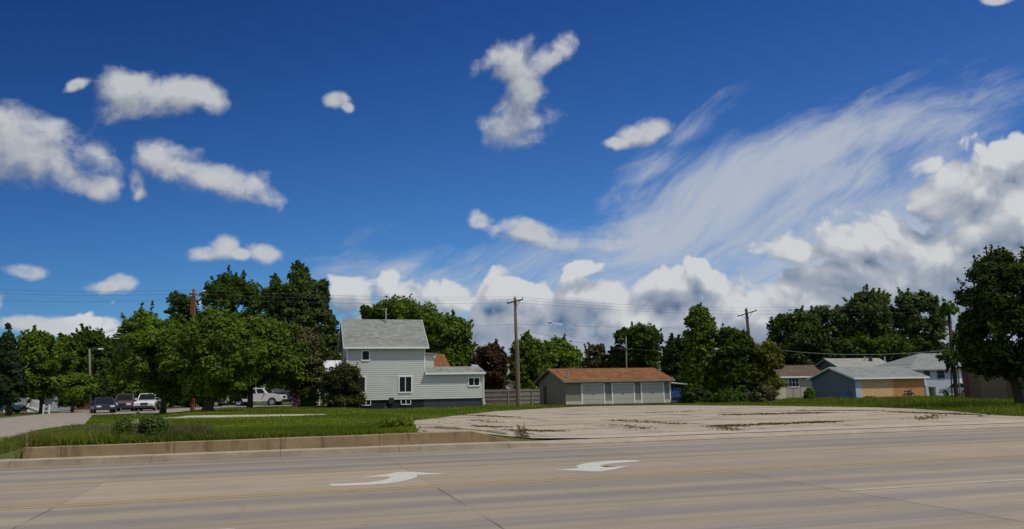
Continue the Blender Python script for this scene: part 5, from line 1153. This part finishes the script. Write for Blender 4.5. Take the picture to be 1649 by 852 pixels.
# wooden flat trailer by the blue gable
P1 = G(1334, 640, 0)*.97; r = root('utility_trailer', 'long low wooden-sided trailer parked along the blue garage gable', 'trailer', (P1[0], P1[1], 0), radians(-2))
xa_ = 1.65; mb = MB(); mb.hexa([(-xa_, -.7, .42), (xa_, -.7, .50), (xa_, .7, .50), (-xa_, .7, .42), (-xa_, -.7, .80), (xa_, -.7, .92), (xa_, .7, .92), (-xa_, .7, .80)], M['lumber']); mb.build('side_boards', r)
mb = MB(); mb.tube([(-xa_, 0, .42), (-xa_-1.0, 0, .35)], .04, M['dark'], 6); mb.box((-xa_, -.6, .33), (xa_, .6, .415), M['dark']); mb.build('chassis', r)
for sy in (-.72, .72): mb = MB(); mb.cyl((.2, sy, .3), 'y', .3, .16, M['black'], 16); mb.build('wheel', r)
mb = MB(); mb.prism([(0, .0), (2.2, .0), (2.3, .5), (1.6, 1.15), (.9, .85), (.2, .55)], (0, .9), M['tarp'], 'y'); o = mb.build('blue_tarp', bevel=.08, label='crumpled blue tarp heap between the trailer and the boarded garage', category='tarp'); P2 = AT(1357, 640, 80.5); o.location = (P2[0], P2[1], 0)
# dirt bike in front of the plywood
P1 = AT(1464, 640, 80.0); r = root('dirt_bike', 'small dark red motorcycle standing before the boarded garage', 'motorcycle', (P1[0], 80.0, .02), radians(25))
for q in (-.5, .5):
    wh = MB(); n = 18; wh.cyl((q, 0, .27), 'y', .27, .09, M['black'], 18); wo_ = wh.build('wheel', r); h_ = MB(); h_.cyl((q, 0, .27), 'y', .15, .10, M['rim'], 12); h_.build('rim', wo_)
mb = MB(); mb.tube([(-.5, 0, .27), (-.1, 0, .55), (.3, 0, .72), (.5, 0, .27)], .035, M['dark'], 6); mb.tube([(-.1, 0, .3), (.1, 0, .3), (.3, 0, .6)], .03, M['dark'], 6); mb.box((-.14, -.13, .28), (.16, .13, .52), M['dark']); mb.build('frame', r)
mb = MB(); mb.prism([(-.05, .58), (.28, .62), (.22, .82), (0, .78)], (-.12, .12), M['redmetal'], 'y'); mb.build('fuel_tank', r, bevel=.03)
mb = MB(); mb.prism([(-.6, .66), (0, .62), (.02, .72), (-.55, .76)], (-.11, .11), M['black'], 'y'); mb.build('seat', r, bevel=.02)
mb = MB(); mb.tube([(.3, -.33, 1.0), (.32, 0, .92), (.3, .33, 1.0)], .02, M['dark'], 6); mb.tube([(.32, 0, .92), (.4, 0, .6)], .03, M['dark'], 6); mb.build('handlebar', r)
mb = MB(); mb.prism([(.28, .52), (.78, .50), (.6, .58), (.3, .58)], (-.08, .08), M['redmetal'], 'y'); mb.build('mudguard', r)
P1 = AT(1398, 640, 80.4); r = root('garden_cart', 'small low rusty-red cart lying before the plywood panel', 'cart', (P1[0], 80.4, .02), .2)
mb = MB(); mb.hexa([(-.28, -.2, .1), (.28, -.2, .1), (.28, .2, .1), (-.28, .2, .1), (-.38, -.28, .28), (.38, -.28, .28), (.38, .28, .28), (-.38, .28, .28)], M['redmetal']); mb.build('tray', r)
mb = MB(); mb.cyl((.1, -.25, .1), 'y', .1, .06, M['black'], 12); mb.cyl((.1, .25, .1), 'y', .1, .06, M['black'], 12); mb.build('wheel', r)
mb = MB(); mb.tube([(-.3, 0, .2), (-.8, 0, .12)], .02, M['dark'], 5); mb.build('handle', r)

# ------------------------------------------------------------------ poles and wires
def pole(label, ptop, pbot, Y, rad, m, arm=None, armY=0.0, extras=True, name='utility_pole', group='wooden poles', braces=True, transformer=False):
    t = AT(ptop[0], ptop[1], Y); bt = AT(pbot[0], pbot[1], Y); z0 = HXY(bt[0], Y)-.03
    r = root(name, label, 'pole', (bt[0], Y, z0), 0, group)
    lean = (t[0]-bt[0]); hgt = t[2]-z0; base = 0.0
    if bt[2] > z0+.3: lean *= hgt/(t[2]-bt[2])
    mb = MB(); mb.tube([(0, 0, -.3), (0, 0, .2), (lean*.5, 0, hgt*.5), (lean, 0, hgt)], [rad*1.12, rad*1.1, rad, rad*.82], m, 12); mb.build('shaft', r, smooth=True)
    att = []
    if arm:
        dz, half, tilt, ady = arm; zc = hgt-dz; c = Vector((lean*zc/hgt, -rad, zc)); d = Vector((cos(ady), sin(ady), tilt)).normalized()
        a0 = c-d*half; a1 = c+d*half; mb = MB(); u_ = d.cross(Vector((0, 0, 1))).normalized()*.055; v_ = Vector((0, 0, .06))
        mb.hexa([a0-u_-v_, a1-u_-v_, a1+u_-v_, a0+u_-v_, a0-u_+v_, a1-u_+v_, a1+u_+v_, a0+u_+v_], M['poledark']); mb.build('crossarm', r)
        for f_ in (-.95, .95, 0):
            p_ = c+d*half*f_ + Vector((0, 0, .06 if f_ else dz)); ins = MB(); ins.cyl(p_+Vector((0, 0, .10)), 'z', .045, .2, M['porcelain'], 8, .03); ins.build('insulator', r); att.append(Vector((bt[0], Y, z0))+p_+Vector((0, 0, .2)))
        if braces:
            for f_ in ((-.6, .6) if braces == 2 else (.62,)):
                mb = MB(); mb.tube([c+d*half*f_, c+Vector((0, 0, -.75))+Vector((-.02, 0, 0))], .025, M['dark'], 5); mb.build('brace', r)
    return r, att, (bt[0], Y, z0, lean, hgt)
rM, aM, gM = pole('tall brown pole between the grey house and the long garage, slightly leaning', (829.3, 479.5), (834.3, 652.5), 71, .155, M['pole'], arm=(.35, .75, .22, -.1))
cond = MB(); x_, y_, z_, ln, hh = gM; cond.tube([(.19, -.05, 0), (.19+ln*.62, -.05, hh*.62)], .035, M['galv'], 6); cond.build('conduit', rM)
rL, aL, gL = pole('reddish leaning pole rising through the maples on the left', (312.5, 466), (309.8, 662), 67, .165, M['poleRed'], arm=(.45, .45, 0, pi/2-.3))
dd = MB(); x_, y_, z_, ln, hh = gL; dd.box((ln-.17, -.22, hh-2.2), (ln+.2, -.13, hh-.6), M['poleRed']); dd.build('backing_board', rL)
rK, aK, gK = pole('black pole leaning left above the tree clump', (1201.5, 497.5), (1216, 642), 92, .19, M['poledark'], arm=(.55, 1.15, .28, -.2), braces=2)
rR, aR, gR = pole('ivy-topped pole leaning left beside the brown shed', (1527.5, 500), (1540.5, 641), 70, .16, M['poledark'])
cond = MB(); x_, y_, z_, ln, hh = gR; cond.tube([(.26, -.15, 0), (.26+ln*.42, -.15, hh*.42)], .06, M['galv'], 6); cond.build('conduit', rR)
rS, aS, gS = pole('thin grey light pole by the side street in front of dark trees', (144.5, 562), (146.5, 659), 78, .11, M['poleGrey'])
lm = MB(); x_, y_, z_, ln, hh = gS; lm.tube([(ln, 0, hh-.2), (ln+.5, -.1, hh+.05), (ln+1.1, -.2, hh+.0)], .016, M['galv'], 6); lm.build('lamp_arm', rS)
lm = MB(); lm.hexa([(ln+1.0, -.32, hh-.1), (ln+1.45, -.32, hh-.06), (ln+1.45, -.08, hh-.06), (ln+1.0, -.08, hh-.1), (ln+1.05, -.28, hh+.04), (ln+1.4, -.28, hh+.04), (ln+1.4, -.12, hh+.04), (ln+1.05, -.12, hh+.04)], M['lamp']); lm.build('lamp_head', rS)
rG, aG, gG = pole('thin pale pole rising behind the long garage roof', (1008, 543), (1009.5, 640), 104, .10, M['poleGrey'], arm=(1.6, .8, 0, .2), braces=0)
def wire(label, pts, sag=.6, rad=.011, m='wire', n=14):
    mb = MB(); P = []
    for a, b_ in zip(pts[:-1], pts[1:]):
        a = Vector(a); b_ = Vector(b_)
        for i in range(n+1):
            f_ = i/n; q = a.lerp(b_, f_); q.z -= sag*4*f_*(1-f_); P.append(q)
    mb.tube(P, rad, M[m], 4, cap=False); mb.build('overhead_wire', label=label, category='wire', group='overhead wires')
W1 = lambda px, py, Y: tuple(AT(px, py, Y))
tl = AT(-60, 466, 66)
for i, (pya, pyl, pym, pyk, pyr) in enumerate(((463, 466.5, 478, 496, 500), (469, 472.5, 482, 501, 506), (481, 481, 487, 506, 515))):
    lab = ['topmost faint power line crossing above the tree tops', 'second faint power line just under the topmost one', 'third faint power line, lowest of the upper bundle'][i]
    wire(lab, [W1(-80, pya, 66), W1(312, pyl, 67), W1(829.5, pym, 71), W1(1202, pyk, 92), W1(1760, pyr-22, 96)], .25)
wire('fainter power line low across the house roof and past the brown pole', [W1(545, 527, 78), W1(830, 522, 71), W1(1205, 528, 92)], .15)
wire('service line sloping down from the brown pole to behind the long garage', [W1(831, 526, 71), W1(985, 560, 97), W1(1008, 556, 104)], .2)
wire('service line running level behind the long garage to the tree clump', [W1(831, 529, 71), W1(1008, 560, 104), W1(1100, 562, 104)], .3)
wire('thick pale cable sagging above the low roofs on the right', [W1(1225, 560, 84), W1(1532, 563.5, 70)], .55, .030, 'wirelight', 24)
wire('pale cable continuing from the ivy-topped pole to the edge', [W1(1532, 563.5, 70), W1(1700, 560, 66)], .2, .022, 'wirelight')
# bird
p_ = AT(885.5, 520.5, 60); mb = MB(); mb.add([(-.45, 0, .12), (-.2, .06, .06), (0, .12, 0), (.2, .06, .10), (.45, 0, .20), (.2, -.06, .08), (0, -.12, 0), (-.2, -.06, .04), (0, 0, .05), (0, 0, -.06)], [(0, 1, 7), (1, 2, 8, 7), (7, 8, 6), (2, 3, 8), (3, 5, 8), (5, 6, 8), (3, 4, 5), (1, 9, 2), (1, 7, 9), (7, 6, 9), (2, 9, 3), (3, 9, 5), (5, 9, 6)], M['dark'])
o = mb.build('flying_bird', label='small dark bird in the sky right of the brown pole', category='bird'); o.location = tuple(p_)
